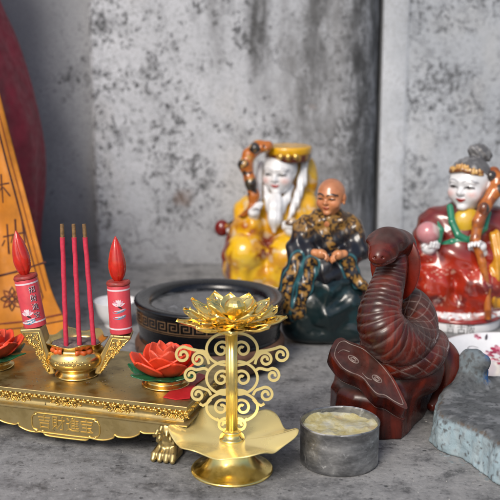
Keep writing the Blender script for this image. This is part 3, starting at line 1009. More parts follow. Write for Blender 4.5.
def lotus(base, rz, lab):
    t = thing('lotus_lamp', lab, 'lotus lamp', base, rz, 'red lotus lamps on the altar')
    V, F = lathe(rounded([(1.75, 0), (1.95, .05), (1.95, .16), (1.62, .26), (1.55, .5), (1.75, .68), (2.1, .74), (2.1, .82), (.0, .84)], 1), 64)
    mk('stand', V, F, M['gold_pot'], t)
    for k in range(7):
        V, F = petal(3.25, 1.42, .10, .2, .1, cup=.12, jag=.11, z0=.82+.035*(k % 2), r0=.35)
        V = [(x, y, z+.28*max(0, x-1.2)**1.2*.35+.06*math.sin(3*y+x)) for x, y, z in V]
        mk('leaf', spin(V, k*2*PI/7+.2), F, M['green_leaf'], t, solid=.12, subsurf=1)
    for nn, r0, r1, z0, z1, Wd, lip, th, mat, ph in ((6, .9, 2.5, .95, 2.55, 1.6, .5, .2, 'red_wax', -PI/2+.35), (6, .8, 1.95, 1.2, 2.85, 1.3, .34, .19, 'red_wax', -PI/2-.2), (5, .6, 1.25, 1.5, 3.15, 1.0, .16, .18, 'red_wax_pale', -1.2), (4, .3, .68, 1.7, 3.4, .75, .04, .18, 'red_wax_pale', -.9)):
        for k in range(nn):
            V, F = bowl_petal(r0, r1*(1+rng.uniform(-.05, .05)), z0, z1+rng.uniform(-.12, .12), Wd, lip)
            mk('petal', spin(V, ph+k*2*PI/nn+rng.uniform(-.09, .09)), F, M[mat], t, solid=th, subsurf=1)
    V, F = lathe([(.9, .84), (1.4, 1.0), (1.6, 1.5), (1.2, 2.2), (.6, 2.7), (.0, 2.9)], 24)
    mk('heart', V, F, M['red_wax_pale'], t)
lotus(at(166, 383.5, TZ), 0, 'red wax lotus lamp standing whole in view on the altar right of the candle')
lotus(at(-9, 366, TZ), .5, 'red wax lotus lamp on green leaves cut off by the left edge of the photo')

# red paper on the right corner of the altar
out = [(163, 398), (172, 390), (182, 386.5), (188, 379), (199, 374), (207, 377), (196, 385), (190, 399), (176, 400.5)]
P = [at(x, y, TZ) for x, y in out]
V = [(p.x, p.y, TZ+.02) for p in P]+[(p.x, p.y, TZ+.11) for p in P]
n_ = len(P)
c0 = Vector((sum(p.x for p in P)/n_, sum(p.y for p in P)/n_, TZ))
V = [tuple(Vector(v)-c0) for v in V]
rp = mk('red_paper', V, [tuple(range(n_))[::-1], tuple(range(n_, 2*n_))]+[(i, (i+1) % n_, n_+(i+1) % n_, n_+i) for i in range(n_)], M['red_paper'], loc=c0, smooth=False, bevel=.02)
tag(rp, 'flat scrap of bright red paper on the right corner of the altar table', 'paper scrap')

# ------------------------------------------------------------------ white cup behind the candle
q = at(116, 326, 0)
V, F = lathe(rounded([(1.2, 0), (1.3, .25), (1.25, .35), (2.0, 1.3), (2.35, 2.9), (2.38, 3.0), (2.28, 3.0), (1.95, 1.4), (1.0, .5), (0, .45)], 2), 64)
t = mk('cup', V, F, M['white_china'], loc=(q.x, q.y, 0)); tag(t, 'small plain white china cup half hidden behind the right hand candle', 'cup')

# ------------------------------------------------------------------ black bowl with a key pattern
bw = thing('bowl', 'wide black lacquered bowl with a Greek key band, holding dark water', 'bowl', (-4.0, 95.8, 0))
prof = rounded([(5.6, .0), (6.0, .05), (6.0, .12), (6.9, .6), (7.45, 1.6), (7.5, 2.4), (7.2, 2.85)], 2)
V, F = lathe(prof, 128); mk('lower_body', V, F, M['clay'], bw)
prof = rounded([(7.05, 2.8), (7.05, 3.0), (6.95, 3.3), (7.15, 4.4), (7.28, 4.6), (7.28, 6.2), (7.40, 6.3), (7.5, 6.5), (7.42, 6.72), (7.1, 6.8), (6.5, 6.7), (6.05, 6.55), (5.8, 6.3), (5.65, 5.9), (5.2, 4.6), (0, 4.2)], 2)
V, F = lathe(prof, 128); mk('rim', V, F, M['black_lacquer'], bw)
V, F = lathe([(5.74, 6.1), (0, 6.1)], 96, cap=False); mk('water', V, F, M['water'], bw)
KR = 7.285
mb = MB()
def kstrip(a, b, w=.11, off=.012):
    (x0, z0), (x1, z1) = a, b
    L = math.hypot(x1-x0, z1-z0); tx, tz = (x1-x0)/L, (z1-z0)/L
    x0 -= tx*w/2; z0 -= tz*w/2; x1 += tx*w/2; z1 += tz*w/2
    k = max(1, int(L/.2)); V = []
    for i in range(k+1):
        x, z = x0+(x1-x0)*i/k, z0+(z1-z0)*i/k
        for sg in (-1, 1):
            xx, zz = x-tz*sg*w/2, z+tx*sg*w/2
            V.append(((KR+off)*math.cos(xx/KR), (KR+off)*math.sin(xx/KR), zz))
    mb.add(V, [(2*i, 2*i+1, 2*i+3, 2*i+2) for i in range(k)])
NU = 36; U = 2*PI*KR/NU
for i in range(NU):
    o_ = i*U
    pts = [(o_, 4.90), (o_, 5.84), (o_+.92, 5.84), (o_+.92, 5.20), (o_+.36, 5.20), (o_+.36, 5.54), (o_+.64, 5.54)]
    for j, (a, b) in enumerate(zip(pts[:-1], pts[1:])): kstrip(a, b, off=.012+.002*(j % 2))
    kstrip((o_, 4.90), (o_+U, 4.90), off=.010)
    kstrip((o_, 4.72), (o_+U, 4.72), .06, .010); kstrip((o_, 6.07), (o_+U, 6.07), .08, .010)
mb.build('key_band', [M['key_bronze']], bw)
mb = MB()
r_ = random.Random(11)
for i in range(34):
    a0 = 2*PI*i/34
    for j in range(3):
        z = 1.25+j*.5
        R_b = 7.36+.10*math.sin((z-.6)*1.2)
        for k in range(3):
            da, dz = r_.uniform(-.04, .04), r_.uniform(-.14, .14); w_, h_ = r_.choice(((.05, .012), (.012, .16), (.03, .03)))
            V = [((R_b+.035)*math.cos(a0+da+sx*w_/2), (R_b+.035)*math.sin(a0+da+sx*w_/2), z+dz+sz*max(h_, .05)) for sx, sz in ((-1, -1), (1, -1), (1, 1), (-1, 1))]
            mb.add(V, [(0, 1, 2, 3)])
mb.build('carved_mark', [M['ink']], bw, smooth=False)

# ------------------------------------------------------------------ gilt lotus oil-lamp holder with filigree scrolls
HB = at(232, 470, 0)
hold = thing('lamp_holder', 'tall shiny gold lotus lamp holder with filigree scrolls and a wavy dish, front centre', 'lamp holder', HB)
def hl(px, py):
    q = at_y(px, py, HB.y); return (q.x-HB.x, q.z)
V, F = lathe(rounded([(2.9, 0), (3.1, .02), (3.12, .16), (3.0, .26), (2.75, .34), (2.2, .62), (1.75, 1.15), (1.55, 1.75), (1.5, 2.2), (1.2, 2.42), (0, 2.42)], 2), 128)
mk('foot', V, F, M['gold'], hold)
def dish(u, v):
    a = 2*PI*u; t = v
    w = math.cos(6*a+.9)+.25*math.cos(3*a+.4)
    r = .3+4.32*t*(1+.075*w*t**2)
    return (r*math.cos(a), r*math.sin(a), 2.42+.62*t**1.6+.30*w*t**3+.05*math.cos(12*a)*t**4)
V, F = grid(181, 28, dish); mk('dish', V, F, M['gold_sheet'], hold, solid=.07)
# fluted post
zt = 11.6
V, F = lathe([(.42, 2.45), (.42, zt)], 80, (0, 0, 0), lambda a, r, z: (r*(1+.10*abs(math.sin(4*a))), z))
mk('post', V, F, M['gold'], hold)
V, F = lathe(rounded([(.9, 2.44), (.95, 2.6), (.7, 2.78), (.62, 3.0), (.75, 3.15), (.5, 3.3)], 2), 48)
mk('collar', V, F, M['gold'], hold)
def spiral(cx, cy, r0, turns, a0, d, r1=.30, n=56):
    return [(cx+r0*(1-(1-r1)*(i/n)**.8)*math.cos(a0+d*turns*2*PI*i/n), cy+r0*(1-(1-r1)*(i/n)**.8)*math.sin(a0+d*turns*2*PI*i/n)) for i in range(n+1)]
def scrolls(sg):
    mb = MB()
    k = [0]
    def add(P, w=.195):
        k[0] += 1
        P = [hl(232+sg*(x-232), y) for x, y in P]
        V, F = ribbon_xz(P, w, -.035-.0021*k[0], .035+.0021*k[0]); mb.add(V, F)
    def arc(cx, cy, rx, ry, a0, a1, n=36):
        return [(cx+rx*math.cos(a0+(a1-a0)*i/n), cy+ry*math.sin(a0+(a1-a0)*i/n)) for i in range(n+1)]
    # outer big arcs followed by inner coils
    for yc, ry in ((349, 16), (378, 16.5), (407, 14.5)):
        add(arc(237, yc, 20.5, ry, -1.75, 1.75))
        add(spiral(242.5, yc+.5, 9.6, 1.35, PI*.95, 1, .22))
    add(arc(237, 364.5, 10, 3.0, -.2, -2.6, 12)); add(arc(237, 393, 10, 3.0, -.2, -2.6, 12))
    # outer row of small coils with their stems
    for (cx, cy, r, stem) in ((281, 355, 9.3, [(255.5, 355), (260, 351.3), (266, 350.6)]), (265.5, 359.5, 7.8, [(255, 364), (256.6, 358.5)]),
                              (273, 375.5, 8.2, [(254.5, 371.5), (259.5, 368.3)]), (266, 394.5, 8.4, [(253, 395), (255.6, 390.5)])):
        sp = spiral(cx, cy, r, 1.55, -PI*.80, 1, .2)
        c = catmull([(a, b, 0) for a, b in stem]+[(a, b, 0) for a, b in sp[1::4]], 5)
        add([(q[0], q[1]) for q in c])
    add([(253, 399), (256.5, 403), (261, 405.5), (264.5, 403.5)])
    # small heart shaped curls by the dish
    add(spiral(239.5, 425, 7.6, 1.4, -PI*.75, 1, .2)); add(spiral(238.5, 438, 6.2, 1.2, -PI*.6, 1, .25))
    add([(247, 418), (244.5, 421), (241, 418.2)])
    mb.build('filigree', [M['gold_sheet']], hold, smooth=True, auto=40)
scrolls(1); scrolls(-1)
# the flower
def gp(L, Wd, z0, z1, r0, curve, holes=True):
    n, m = 15, 22
    V = []
    for j in range(m):
        t = j/(m-1)
        w = Wd*max(.0, math.sin(PI*(.20+.80*t))**.85)*(1+.05*math.sin(t*26))
        r = r0+L*math.sin(min(1, t)*1.25)/math.sin(1.25); z = z0+(z1-z0)*t**curve
        for i in range(n):
            u = -1+2*i/(n-1)
            V.append((r-.10*Wd*u*u, u*w, z+.30*Wd*u*u*(1-.45*t)-.05*math.cos(u*6)*Wd*(1-t)+.05*math.sin(t*9+u*2)))
    F = []
    for j in range(m-1):
        for i in range(n-1):
            cut = holes and ((i in (6, 7) and j in (16, 17)) or (i in (2, 11) and j in (11, 12)) or (i in (3, 10) and j in (14,)) or (i in (4, 9) and j in (6, 7)) or (i in (1, 12) and j in (8,)))
            if not cut: F.append((j*n+i, j*n+i+1, (j+1)*n+i+1, (j+1)*n+i))
    return V, F
for nn, L, Wd, z0, z1, r0, cu, ph in ((9, 3.45, 1.16, 11.35, 12.05, .55, 1.7, -PI/2+.05), (8, 2.75, 1.10, 11.55, 13.0, .5, 1.3, -PI/2+.42), (6, 1.55, .8, 11.75, 13.25, .45, .95, -PI/2+.1)):
    for k in range(nn):
        V, F = gp(L*(1+rng.uniform(-.04, .04)), Wd, z0, z1+rng.uniform(-.12, .12), r0, cu, nn > 6)
        mk('petal', spin(V, ph+k*2*PI/nn+rng.uniform(-.05, .05)), F, M['gold'], hold, solid=.03)
V, F = lathe(rounded([(.5, 11.3), (1.1, 11.45), (1.25, 11.75), (1.0, 11.9), (.45, 11.95), (.4, 12.0)], 2), 48)
mk('cup', V, F, M['gold'], hold)
V, F = lathe([(.82*math.sin(PI*i/10)+1e-5, 12.62-.82*math.cos(PI*i/10)) for i in range(11)], 14)
mk('bead', V, F, M['gold'], hold, loc=(.28, .35, 0), smooth=False)

# ------------------------------------------------------------------ tin of tallow
tb = at(339, 461, 0)
tin = thing('tin', 'dull round metal tin filled with pale yellow tallow, front right of the gold holder', 'tin', tb, .4)
R0 = 3.02
pr = [(2.75, 0), (2.9, .03), (R0-.02, .14), (R0, .3), (R0-.01, 1.2), (R0+.01, 2.4), (R0, 3.16), (R0+.05, 3.22), (R0+.05, 3.32), (R0-.01, 3.37), (R0-.08, 3.32), (R0-.09, 3.2), (R0-.10, 2.2), (0, 2.2)]
V, F = lathe(pr, 128, (0, 0, 0), lambda a, r, z: (r*(1+.006*math.sin(2*a+z*.4)+.003*math.sin(7*a+z)), z+(.03*math.sin(3*a) if z > 3 else 0)))
mk('can', V, F, M['tin'], tin, auto=50)
V = []
nr = 40; na = 120
for j in range(nr):
    for i in range(na):
        a = 2*PI*i/na; r = (R0-.085)*j/(nr-1)
        x, y = r*math.cos(a), r*math.sin(a)
        q = fbm(np.array([x]), np.array([y]), np.array([0.]), 1.9, 21, 4)[0]
        q2 = vnoise(np.array([x]), np.array([y]), np.array([0.]), .45, 8)[0]
        e = max(0, r/(R0-.085)-.80)/.20
        z = 2.66+.50*(q-.5)+.16*max(0, q2-.68)*2+.42*e*max(0, fbm(np.array([math.cos(a)*2]), np.array([math.sin(a)*2]), np.array([0.]), .8, 4)[0]-.28)*1.6
        V.append((x, y, min(z, 3.26)))
F = [(j*na+i, j*na+(i+1) % na, (j+1)*na+(i+1) % na, (j+1)*na+i) for j in range(nr-1) for i in range(na)]
mk('tallow', V, F, M['wax'], tin)

# ------------------------------------------------------------------ carved wooden cobra
SN = Sculpt(375, 418, 22, 'snake_carving', 'dark red-brown lacquered wooden carving of a coiled hooded cobra on a block', 'carving')
K = SN.k
pts = [SN.p(*q) for q in ((392, 246, 4, 10), (393, 260, -4, 13), (390, 276, -12, 14.5), (384, 296, -26, 17.5), (380, 317, -38, 22), (387, 335, -44, 24), (405, 344, -36, 22), (419, 334, -16, 18.5),
       (419, 314, 2, 16.5), (410, 302, 18, 15), (396, 308, 26, 15), (386, 326, 18, 16), (378, 345, -6, 18), (386, 357, -26, 18), (404, 361, -34, 18), (424, 357, -22, 18.5), (432, 345, 6, 17), (430, 345, 30, 15))]
lat = [1.1, 1.15, 1.12, 1.04]+[1.0]*14
thk = [.9, .85, .9, .97]+[1.0]*14
cu = catmull([tuple(p)+(l, t) for p, l, t in zip(pts, lat, thk)], 26)
NS = 96
V = []; colr = []
Bv = Vector((-.42, -.90, 0))
arc = 0
for i, c in enumerate(cu):
    a, b = cu[max(0, i-1)], cu[min(len(cu)-1, i+1)]
    T = Vector(b[:3]-a[:3]).normalized()
    Bv = (Bv-T*Bv.dot(T)).normalized()
    Lt = T.cross(Bv)
    if i: arc += np.linalg.norm(c[:3]-cu[i-1][:3])
    neck = 1-min(1, max(0, (i-26*5.3)/26))
    for k in range(NS):
        ph = 2*PI*k/NS
        pw = ph if ph <= PI else ph-2*PI
        x, y = math.cos(ph)*c[5]*c[3], math.sin(ph)*c[4]*c[3]
        bel = max(0, min(1, (1.45-abs(pw))/.22))*neck
        rib = abs(math.sin(PI*(arc+2.2*abs(pw)**2+.5*math.sin(arc*.21))/5.4))
        s1 = abs(((arc/13+pw*c[3]/13) % 1)-.5); s2 = abs(((arc/13-pw*c[3]/13) % 1)-.5)
        g1 = max(0, 1-min(s1, s2)/.075)
        hood = 1-min(1, max(0, (i-26*2.2)/20))
        dsp = bel*(rib**.5-1)*1.35*(1-.55*hood)-(1-bel)*g1*.8*(1-hood)
        q = Vector(c[:3])+(Bv*x+Lt*y)*(1+dsp/max(6, c[3]))
        V.append(q*K)
        colr.append(max((1-bel)*g1*.7*(1-hood), bel*max(0, 1-rib*2.4)*.4))
F = [(i*NS+k, i*NS+(k+1) % NS, (i+1)*NS+(k+1) % NS, (i+1)*NS+k) for i in range(len(cu)-1) for k in range(NS)]
F += [tuple(range(NS))[::-1], tuple((len(cu)-1)*NS+k for k in range(NS))]
cc = np.array(colr)[:, None].repeat(3, 1)
mk('coiled_body', V, F, M['wood'], SN.root, cols=cc)
# head
def hp(px, py, dy, *r): return SN.p(px, py, dy, *r)
def head_parts(P):
    L = [(ell(P, hp(389, 241, -6), (20.5, 20, 12.5)), 0, (0, 0, 0)), (ell(P, hp(401, 246, 2), (15, 13, 15)), 6, (0, 0, 0)), (chain(P, [hp(388, 244, -12, 15.5), hp(384, 250, -24, 13.5), hp(380, 255, -33, 10.5), hp(378, 258, -37, 8)], 4), 6, (0, 0, 0))]
    L.append((chain(P, [hp(404, 242, -10, 3), hp(398, 241, -22, 3.6), hp(389, 247, -34, 2.6)], 2), 3.5, (0, 0, 0)))     # brow ridges
    L.append((chain(P, [hp(371, 238, -8, 3), hp(370, 241, -18, 3.4), hp(374, 248, -32, 2.6)], 2), 3.5, (0, 0, 0)))
    L.append((ell(P, hp(397.5, 246, -25), (3.4, 3.2, 3.2)), .8, (.12, .12, .12)))
    L.append((ell(P, hp(370.5, 245, -20), (3.0, 3.2, 3.2)), .8, (.12, .12, .12)))
    return L
def headf(P):
    L = head_parts(P); d = L[0][0]
    for q in L[1:]: d = sm(d, q[0], max(q[1], .01))
    for q in (hp(383, 258, -45), hp(374.5, 258, -44)):       # nostrils
        d = smax(d, -ell(P, q, (1.5, 2.2, 1.3)), 1)
    m1 = chain(P, [hp(366, 254, -22, 1.2), hp(371, 263, -38, 1.3), hp(381, 266, -45, 1.3), hp(391, 262, -36, 1.3), hp(402, 254, -18, 1.2)], .5)
    d = smax(d, -m1, 1.2)
    return d
a0 = hp(388, 250, -20)
V, F = nets(headf, (a0[0]-32, a0[1]-34, a0[2]-26), (a0[0]+36, a0[1]+40, a0[2]+30), .8)
P = (V[:, 0], V[:, 1], V[:, 2])
Lh = head_parts(P); D = np.stack([q[0] for q in Lh], 1); cols = np.array([q[2] for q in Lh])[D.argmin(1)]
mk('head', V*K, F, M['wood'], SN.root, cols=cols)
# hood: a shallow dished oval behind the neck
def hoodf(P):
    c = hp(396, 263, 1); yaw = -.42
    ca, sa = math.cos(yaw), math.sin(yaw)
    x, y, z = P[0]-c[0], P[1]-c[1], P[2]-c[2]
    x, y = x*ca+y*sa, -x*sa+y*ca
    y = y+.010*x*x*0+.0000*z
    y = y+4.0*np.clip(np.abs(x)/24, 0, 1.2)**2-1.5
    zz = np.where(z < 0, z*.86, z*1.08)
    return ell((x, y, zz), (0, 0, 0), (25, 5.5, 33))
c_ = hp(396, 263, 1)
V, F = nets(hoodf, (c_[0]-32, c_[1]-26, c_[2]-46), (c_[0]+32, c_[1]+22, c_[2]+36), .9)
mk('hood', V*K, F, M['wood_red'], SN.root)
# tail
tl = catmull([SN.p(*q) for q in ((430, 352, 26, 17), (441, 356, 26, 17), (448, 372, 22, 16), (447, 390, 16, 13), (438, 402, 8, 9), (430, 408, 0, 4))], 10)
V, F = tube([Vector(p[:3])*K for p in tl], [p[3]*K for p in tl], 32)
mk('tail', V, F, M['wood'], SN.root)
# block
foot = [(-50, -8), (-46, -34), (-30, -50), (0, -60), (20, -58), (36, -30), (54, 6), (68, 40), (60, 62), (10, 66), (-40, 46)]
def blockf(P):
    fx = P[0]; fy = P[1]; z = P[2]
    d2 = polysdf(fx+0*z, fy, foot)+3+.10*np.maximum(0, z-20)
    top = 46-.30*fy*0-.28*np.maximum(0, fx-10)+.05*fx
    a = d2+10; b = z-top+10
    d = np.minimum(np.maximum(a, b), 0)+np.sqrt(np.maximum(a, 0)**2+np.maximum(b, 0)**2)-10
    d = sm(d, ell(P, SN.p(402, 368, 2), (42, 40, 32)), 8)
    d = d+1.1*np.sin(fx*.13+z*.07)*np.sin(z*.11+fy*.09)+.9*(fbm(fx, fy, z, 9, 5, 2)-.5)
    return np.maximum(d, -z)
V, F = nets(blockf, (-62, -70, -2), (82, 76, 84), 1.5)
mk('block', V*K, F, M['wood'], SN.root)
# carved double-scroll plaque leaning on the block
Cp = np.array(SN.p(370, 371, -54)); nv = np.array([.10, -.60, .80]); nv /= np.linalg.norm(nv)
def onp(px, py, off=0.0):
    a = np.array(((0-SN.x0)/K, (0-SN.y0)/K, CAM_H/K)); b = np.array(SN.p(px, py, 0)); d = b-a
    return a+d*(nv.dot(Cp-a)/nv.dot(d))+nv*off
OUT = [(332, 347), (336, 340), (342, 338), (348, 341), (362, 346.5), (373, 355), (383, 365), (393, 378), (401, 393), (407, 408), (398, 405), (387, 398), (378, 396), (370, 388), (364, 380), (357, 375.5), (350, 373), (341, 368), (335, 361), (331, 354)]
oc = catmull([(a, b, 0) for a, b in OUT+[OUT[0]]], 5)[:-1]
top = [onp(a, b) for a, b, _ in oc]; n_ = len(top)
V = [p-nv*0 for p in top]+[p-nv*3+np.array((-1.2, -.6, 0)) for p in top]+[p-nv*14+np.array((-1.5, -1, 0)) for p in top]+[p-nv*20+np.array((2, 2, 0)) for p in top]
F = [tuple(range(n_))]+[(k*n_+i, k*n_+(i+1) % n_, (k+1)*n_+(i+1) % n_, (k+1)*n_+i) for k in range(3) for i in range(n_)]+[tuple(range(4*n_-1, 3*n_-1, -1))]
pq = mk('plaque', np.array(V)*K, F, M['wood'], SN.root, bevel=.05, auto=50)
mb = MB()
def pline(P, r=.6, close=False):
    c = catmull([(a, b, 0) for a, b in P], 6)
    V, F = tube([Vector(onp(a, b, .15))*K for a, b, _ in c], r*K, 6); mb.add(V, F)
ctr = (368, 371)
pline([(ctr[0]+(a-ctr[0])*.9, ctr[1]+(b-ctr[1])*.9) for a, b in OUT+[OUT[0]]])
for (cx_, cy_, r1, r2) in ((353.5, 359.5, 5.0, 3.2), (377, 379, 4.6, 3.2)):
    for s_ in (1, .5):
        pline([(cx_+r1*s_*math.cos(a*.5)+.25*r2*s_*math.sin(a*.5), cy_+r2*s_*math.sin(a*.5)+.4*r1*s_*math.cos(a*.5)) for a in range(14)], .75)
pline([(338, 353), (343, 350), (350, 352)]); pline([(362, 373), (367, 378), (372, 380)])
mk('carved_line', mb.V, mb.F, M['wood'], pq, cols=np.ones((len(mb.V), 3))*.6)

# ------------------------------------------------------------------ flaking blue-grey slab with a knob
SL = Sculpt(490, 425, 22, 'stone_slab', 'weathered grey slab with a rounded knob and flaking pale blue paint on its side', 'slab')
k_ = SL.k
def gl(px, py):
    q = at(px, py, 3.2); return ((q.x-SL.root.location.x/S)/k_, (q.y-SL.root.location.y/S)/k_)
so = [gl(*q) for q in ((437, 408), (438, 398), (441, 388), (447, 379), (457, 373), (470, 371), (520, 372), (575, 376), (590, 440), (570, 474), (540, 459), (500, 441), (482, 428), (465, 420), (451, 415), (442, 412))]
HZ = 2.95/k_
kn = gl(473, 378)
def slabf(P):
    x, y, z = P
    nz = fbm(x, y, z, 10, 31, 3)-.5
    d2 = polysdf(x, y, so)-(.13*np.maximum(0, HZ-z))+5.0*nz
    dip = -3.0*np.exp(-((x+5)**2+(y-5)**2)/900.)
    top = HZ+dip+1.2*(vnoise(x, y, 0*z, 16, 4)-.5)
    a = d2+7+1.6*np.sin(x*.11+z*.1)*np.sin(y*.13); b = z-top+7
    d = np.minimum(np.maximum(a, b), 0)+np.sqrt(np.maximum(a, 0)**2+np.maximum(b, 0)**2)-7
    d = sm(d, caps(P, (kn[0]-1, kn[1], HZ), (kn[0]-1, kn[1]+2, HZ+19), 17, 14.5), 8)
    d = sm(d, ell(P, (kn[0]+4, kn[1]-8, HZ+22), (11, 10, 9)), 5)
    d = d+np.where(z > HZ+3, 3.4, 0)*(fbm(x, y, z, 12, 91, 2)-.5)
    d = sm(d, caps(P, (kn[0]-6, kn[1]-4, HZ+4), (kn[0]-30, kn[1]-36, HZ-5), 11, 6), 8)
    d = d+1.3*(fbm(x, y, z, 4.5, 77, 2)-.5)
    return np.maximum(d, -z)
V, F = nets(slabf, (-72, -170, -2), (110, 75, HZ+44), 1.7)
x, y, z = V.T
nz = fbm(x, y, z, 9, 12, 4); n2 = fbm(x, y, z, 3.2, 44, 3)
dd = polysdf(x, y, so)
cols = np.ones((len(V), 3))*np.array((.098, .106, .112))
cols = mix(cols, (.18, .19, .20), step(.5, .68, nz))
cols = mix(cols, (.06, .065, .07), step(.58, .7, n2))
side = step(5, -1, z-HZ+6)*step(-7, -4.5, dd)
cols = mix(cols, (.31, .41, .46), side*step(.30, .42, n2+.25*(nz-.5)))
cols = mix(cols, (.34, .41, .44), side*step(.5, .65, fbm(x, y, z*.3, 4, 70, 2))*.6)
cols = mix(cols, (.13, .09, .06), step(2.0, .5, np.abs(z-HZ+2.5))*step(-6, -3, dd)*step(.5, .6, n2)*.7)
kd = np.sqrt((x-kn[0])**2+(y-kn[1])**2)
cols = mix(cols, (.17, .21, .235), step(19, 14, kd)*step(HZ, HZ+5, z)*step(.38, .52, n2))
cols = mix(cols, (.03, .11, .28), step(19, 15, kd)*step(6, 11, x-kn[0]+3*(nz-.5))*step(HZ-2, HZ+2, z)*step(.42, .5, n2))
mk('slab', V*k_, F, M['flaking'], SL.root, cols=cols)
# flakes fallen beside it
mb = MB(); r_ = random.Random(4)
for (px, py, s_) in [(440+52*r_.random()**1.3, 0, .05+.13*r_.random()**2) for _ in range(34)]:
    py = 449+(px-440)*.47+r_.uniform(-3, 9)
    q = at(px, py); n0 = 7
    P = [(q.x+s_*(1+.4*r_.uniform(-1, 1))*1.5*math.cos(2*PI*i/n0), q.y+s_*(1+.4*r_.uniform(-1, 1))*math.sin(2*PI*i/n0)) for i in range(n0)]
    V = [(a, b, .0) for a, b in P]+[(q.x+(a-q.x)*.8, q.y+(b-q.y)*.8, s_*.5) for a, b in P]
    mb.add(V, [tuple(range(n0, 2*n0))]+[(i, (i+1) % n0, n0+(i+1) % n0, n0+i) for i in range(n0)])
o = mb.build('paint_flakes', [M['flaking']], smooth=False); o['kind'] = 'stuff'
a = o.data.attributes.new('Col', 'FLOAT_COLOR', 'POINT'); a.data.foreach_set('color', [.20, .23, .245, 1]*len(o.data.vertices))

# ------------------------------------------------------------------ flowered china plate
pc = at(512, 355, 2.1)
pla = thing('plate', 'white china plate painted with pink flowers and dark leaves beside the snake carving', 'plate', (pc.x, pc.y, 0))
prof = rounded([(3.6, 0), (3.9, .02), (3.9, .2), (4.6, .5), (6.3, 1.3), (7.15, 2.05), (7.25, 2.15), (7.15, 2.2), (6.2, 1.55), (4.6, .75), (2.5, .5), (0, .5)], 2)
V, F = lathe(prof, 128); mk('dish', V, F, M['white_china'], pla)
M['plate_pink'] = plain('pink_enamel', (.56, .22, .29), .2, var=.7, sc=90, bump=0)
M['plate_dark'] = plain('dark_enamel', (.10, .085, .10), .2, var=.4, bump=0)
pr_in = sorted(prof[len(prof)//2:], key=lambda q: q[0])
def pz(x, y):
    r = math.hypot(x, y)
    inner = [q for q in prof if q[1] > .45 and q[0] < 7.12]
    inner = inner[::-1]
    # walk from the centre outwards along the inner face
    for (r0, z0), (r1, z1) in zip(inner[:-1], inner[1:]):
        if r0 <= r <= r1 and r1 > r0: return z0+(z1-z0)*(r-r0)/(r1-r0)
    return .5
def decal(P, F, m, off):
    mbp.add([(x, y, pz(x, y)+off) for x, y in P], F, m)
mbp = MB()
def onpl(px, py):
    q = at(px, py, 1.0); return q.x-pc.x, q.y-pc.y
r_ = random.Random(9)
M['plate_red'] = plain('crimson_enamel', (.36, .03, .08), .2, var=.4, bump=0)
for (px, py, s_) in ((477, 345, .42), (490, 352, .6), (498, 350, .75), (507, 354, .8), (495, 356, .5), (484, 355, .32), (502, 359, .5), (514, 350, .6)):
    c0 = onpl(px, py)
    for k in range(6):
        a = k*PI/3+px
        P, F = blob2(c0[0]+s_*.55*math.cos(a), c0[1]+s_*.55*math.sin(a), s_*.5, s_*.34, a, 12)
        decal(P, F, r_.choice((0, 0, 2, 3)), .012+.002*k)
    P, F = blob2(c0[0], c0[1], s_*.25, s_*.2, px, 10); decal(P, F, 3, .03)
for (px, py, ang, L) in ((468, 340, .6, .55), (464, 343, 2.2, .5), (472, 339, 1.8, .5), (460, 338, .2, .4), (486, 345, 1.2, .4)):
    c0 = onpl(px, py); P, F = blob2(c0[0], c0[1], L, L*.35, ang, 12, .6); decal(P, F, 1, .02)
for c, r0 in (((475, 352), .9),):
    c0 = onpl(*c)
    P = spiral(c0[0], c0[1], r0, 1.0, 1, 1, .5, 40)
    V = [];
    for i, (x, y) in enumerate(P):
        d = math.hypot(x-c0[0], y-c0[1]) or 1; ux, uy = (x-c0[0])/d, (y-c0[1])/d
        for w in (-.03, .03): V.append((x+ux*w, y+uy*w))
    decal(V, [(2*i, 2*i+1, 2*i+3, 2*i+2) for i in range(len(P)-1)], 1, .022)
mbp.build('painted_flower', [M['plate_pink'], M['plate_dark'], M['print_white'], M['plate_red']], pla)

# ------------------------------------------------------------------ grit on the stone, ash crumbs on the altar
def crumbs(name, spots, z0, mat, seed, parent=None):
    r_ = random.Random(seed); mb = MB()
    for (x, y, s_) in spots:
        n0 = r_.choice((4, 5, 6)); a0 = r_.random()*6; h_ = s_*r_.uniform(.35, .9)
        P = [(x+s_*r_.uniform(.6, 1.2)*math.cos(a0+2*PI*i/n0), y+s_*r_.uniform(.6, 1.2)*math.sin(a0+2*PI*i/n0)) for i in range(n0)]
        V = [(a, b, z0) for a, b in P]+[(x+(a-x)*.55, y+(b-y)*.55, z0+h_) for a, b in P]
        mb.add(V, [tuple(range(n0, 2*n0))]+[(i, (i+1) % n0, n0+(i+1) % n0, n0+i) for i in range(n0)], r_.choice((0, 0, 1)))
    o = mb.build(name, mat, parent, smooth=False); o['kind'] = 'stuff'; return o
M['grit'] = plain('grey_grit', (.16, .158, .155), .95, var=.5, bump=0)
M['grit_pale'] = plain('pale_grit', (.38, .375, .36), .95, var=.3, bump=0)
r_ = random.Random(21); sp_ = []
for _ in range(420):
    q = at(r_.uniform(-40, 540), 340+170*r_.random()**.8); sp_.append((q.x, q.y, .02+.07*r_.random()**3))
crumbs('grit', sp_, 0, [M['grit'], M['grit_pale']], 5)
sp_ = []
for _ in range(150):
    a = r_.uniform(0, 6.28); d = 2.0+4*r_.random()**1.5
    x, y = PB.x+d*math.cos(a)*1.3, PB.y-.8+d*math.sin(a)*.6
    sp_.append((x, y, .015+.035*r_.random()**2))
crumbs('ash_crumbs', sp_, TZ+.001, [M['grit'], M['ash']], 6)

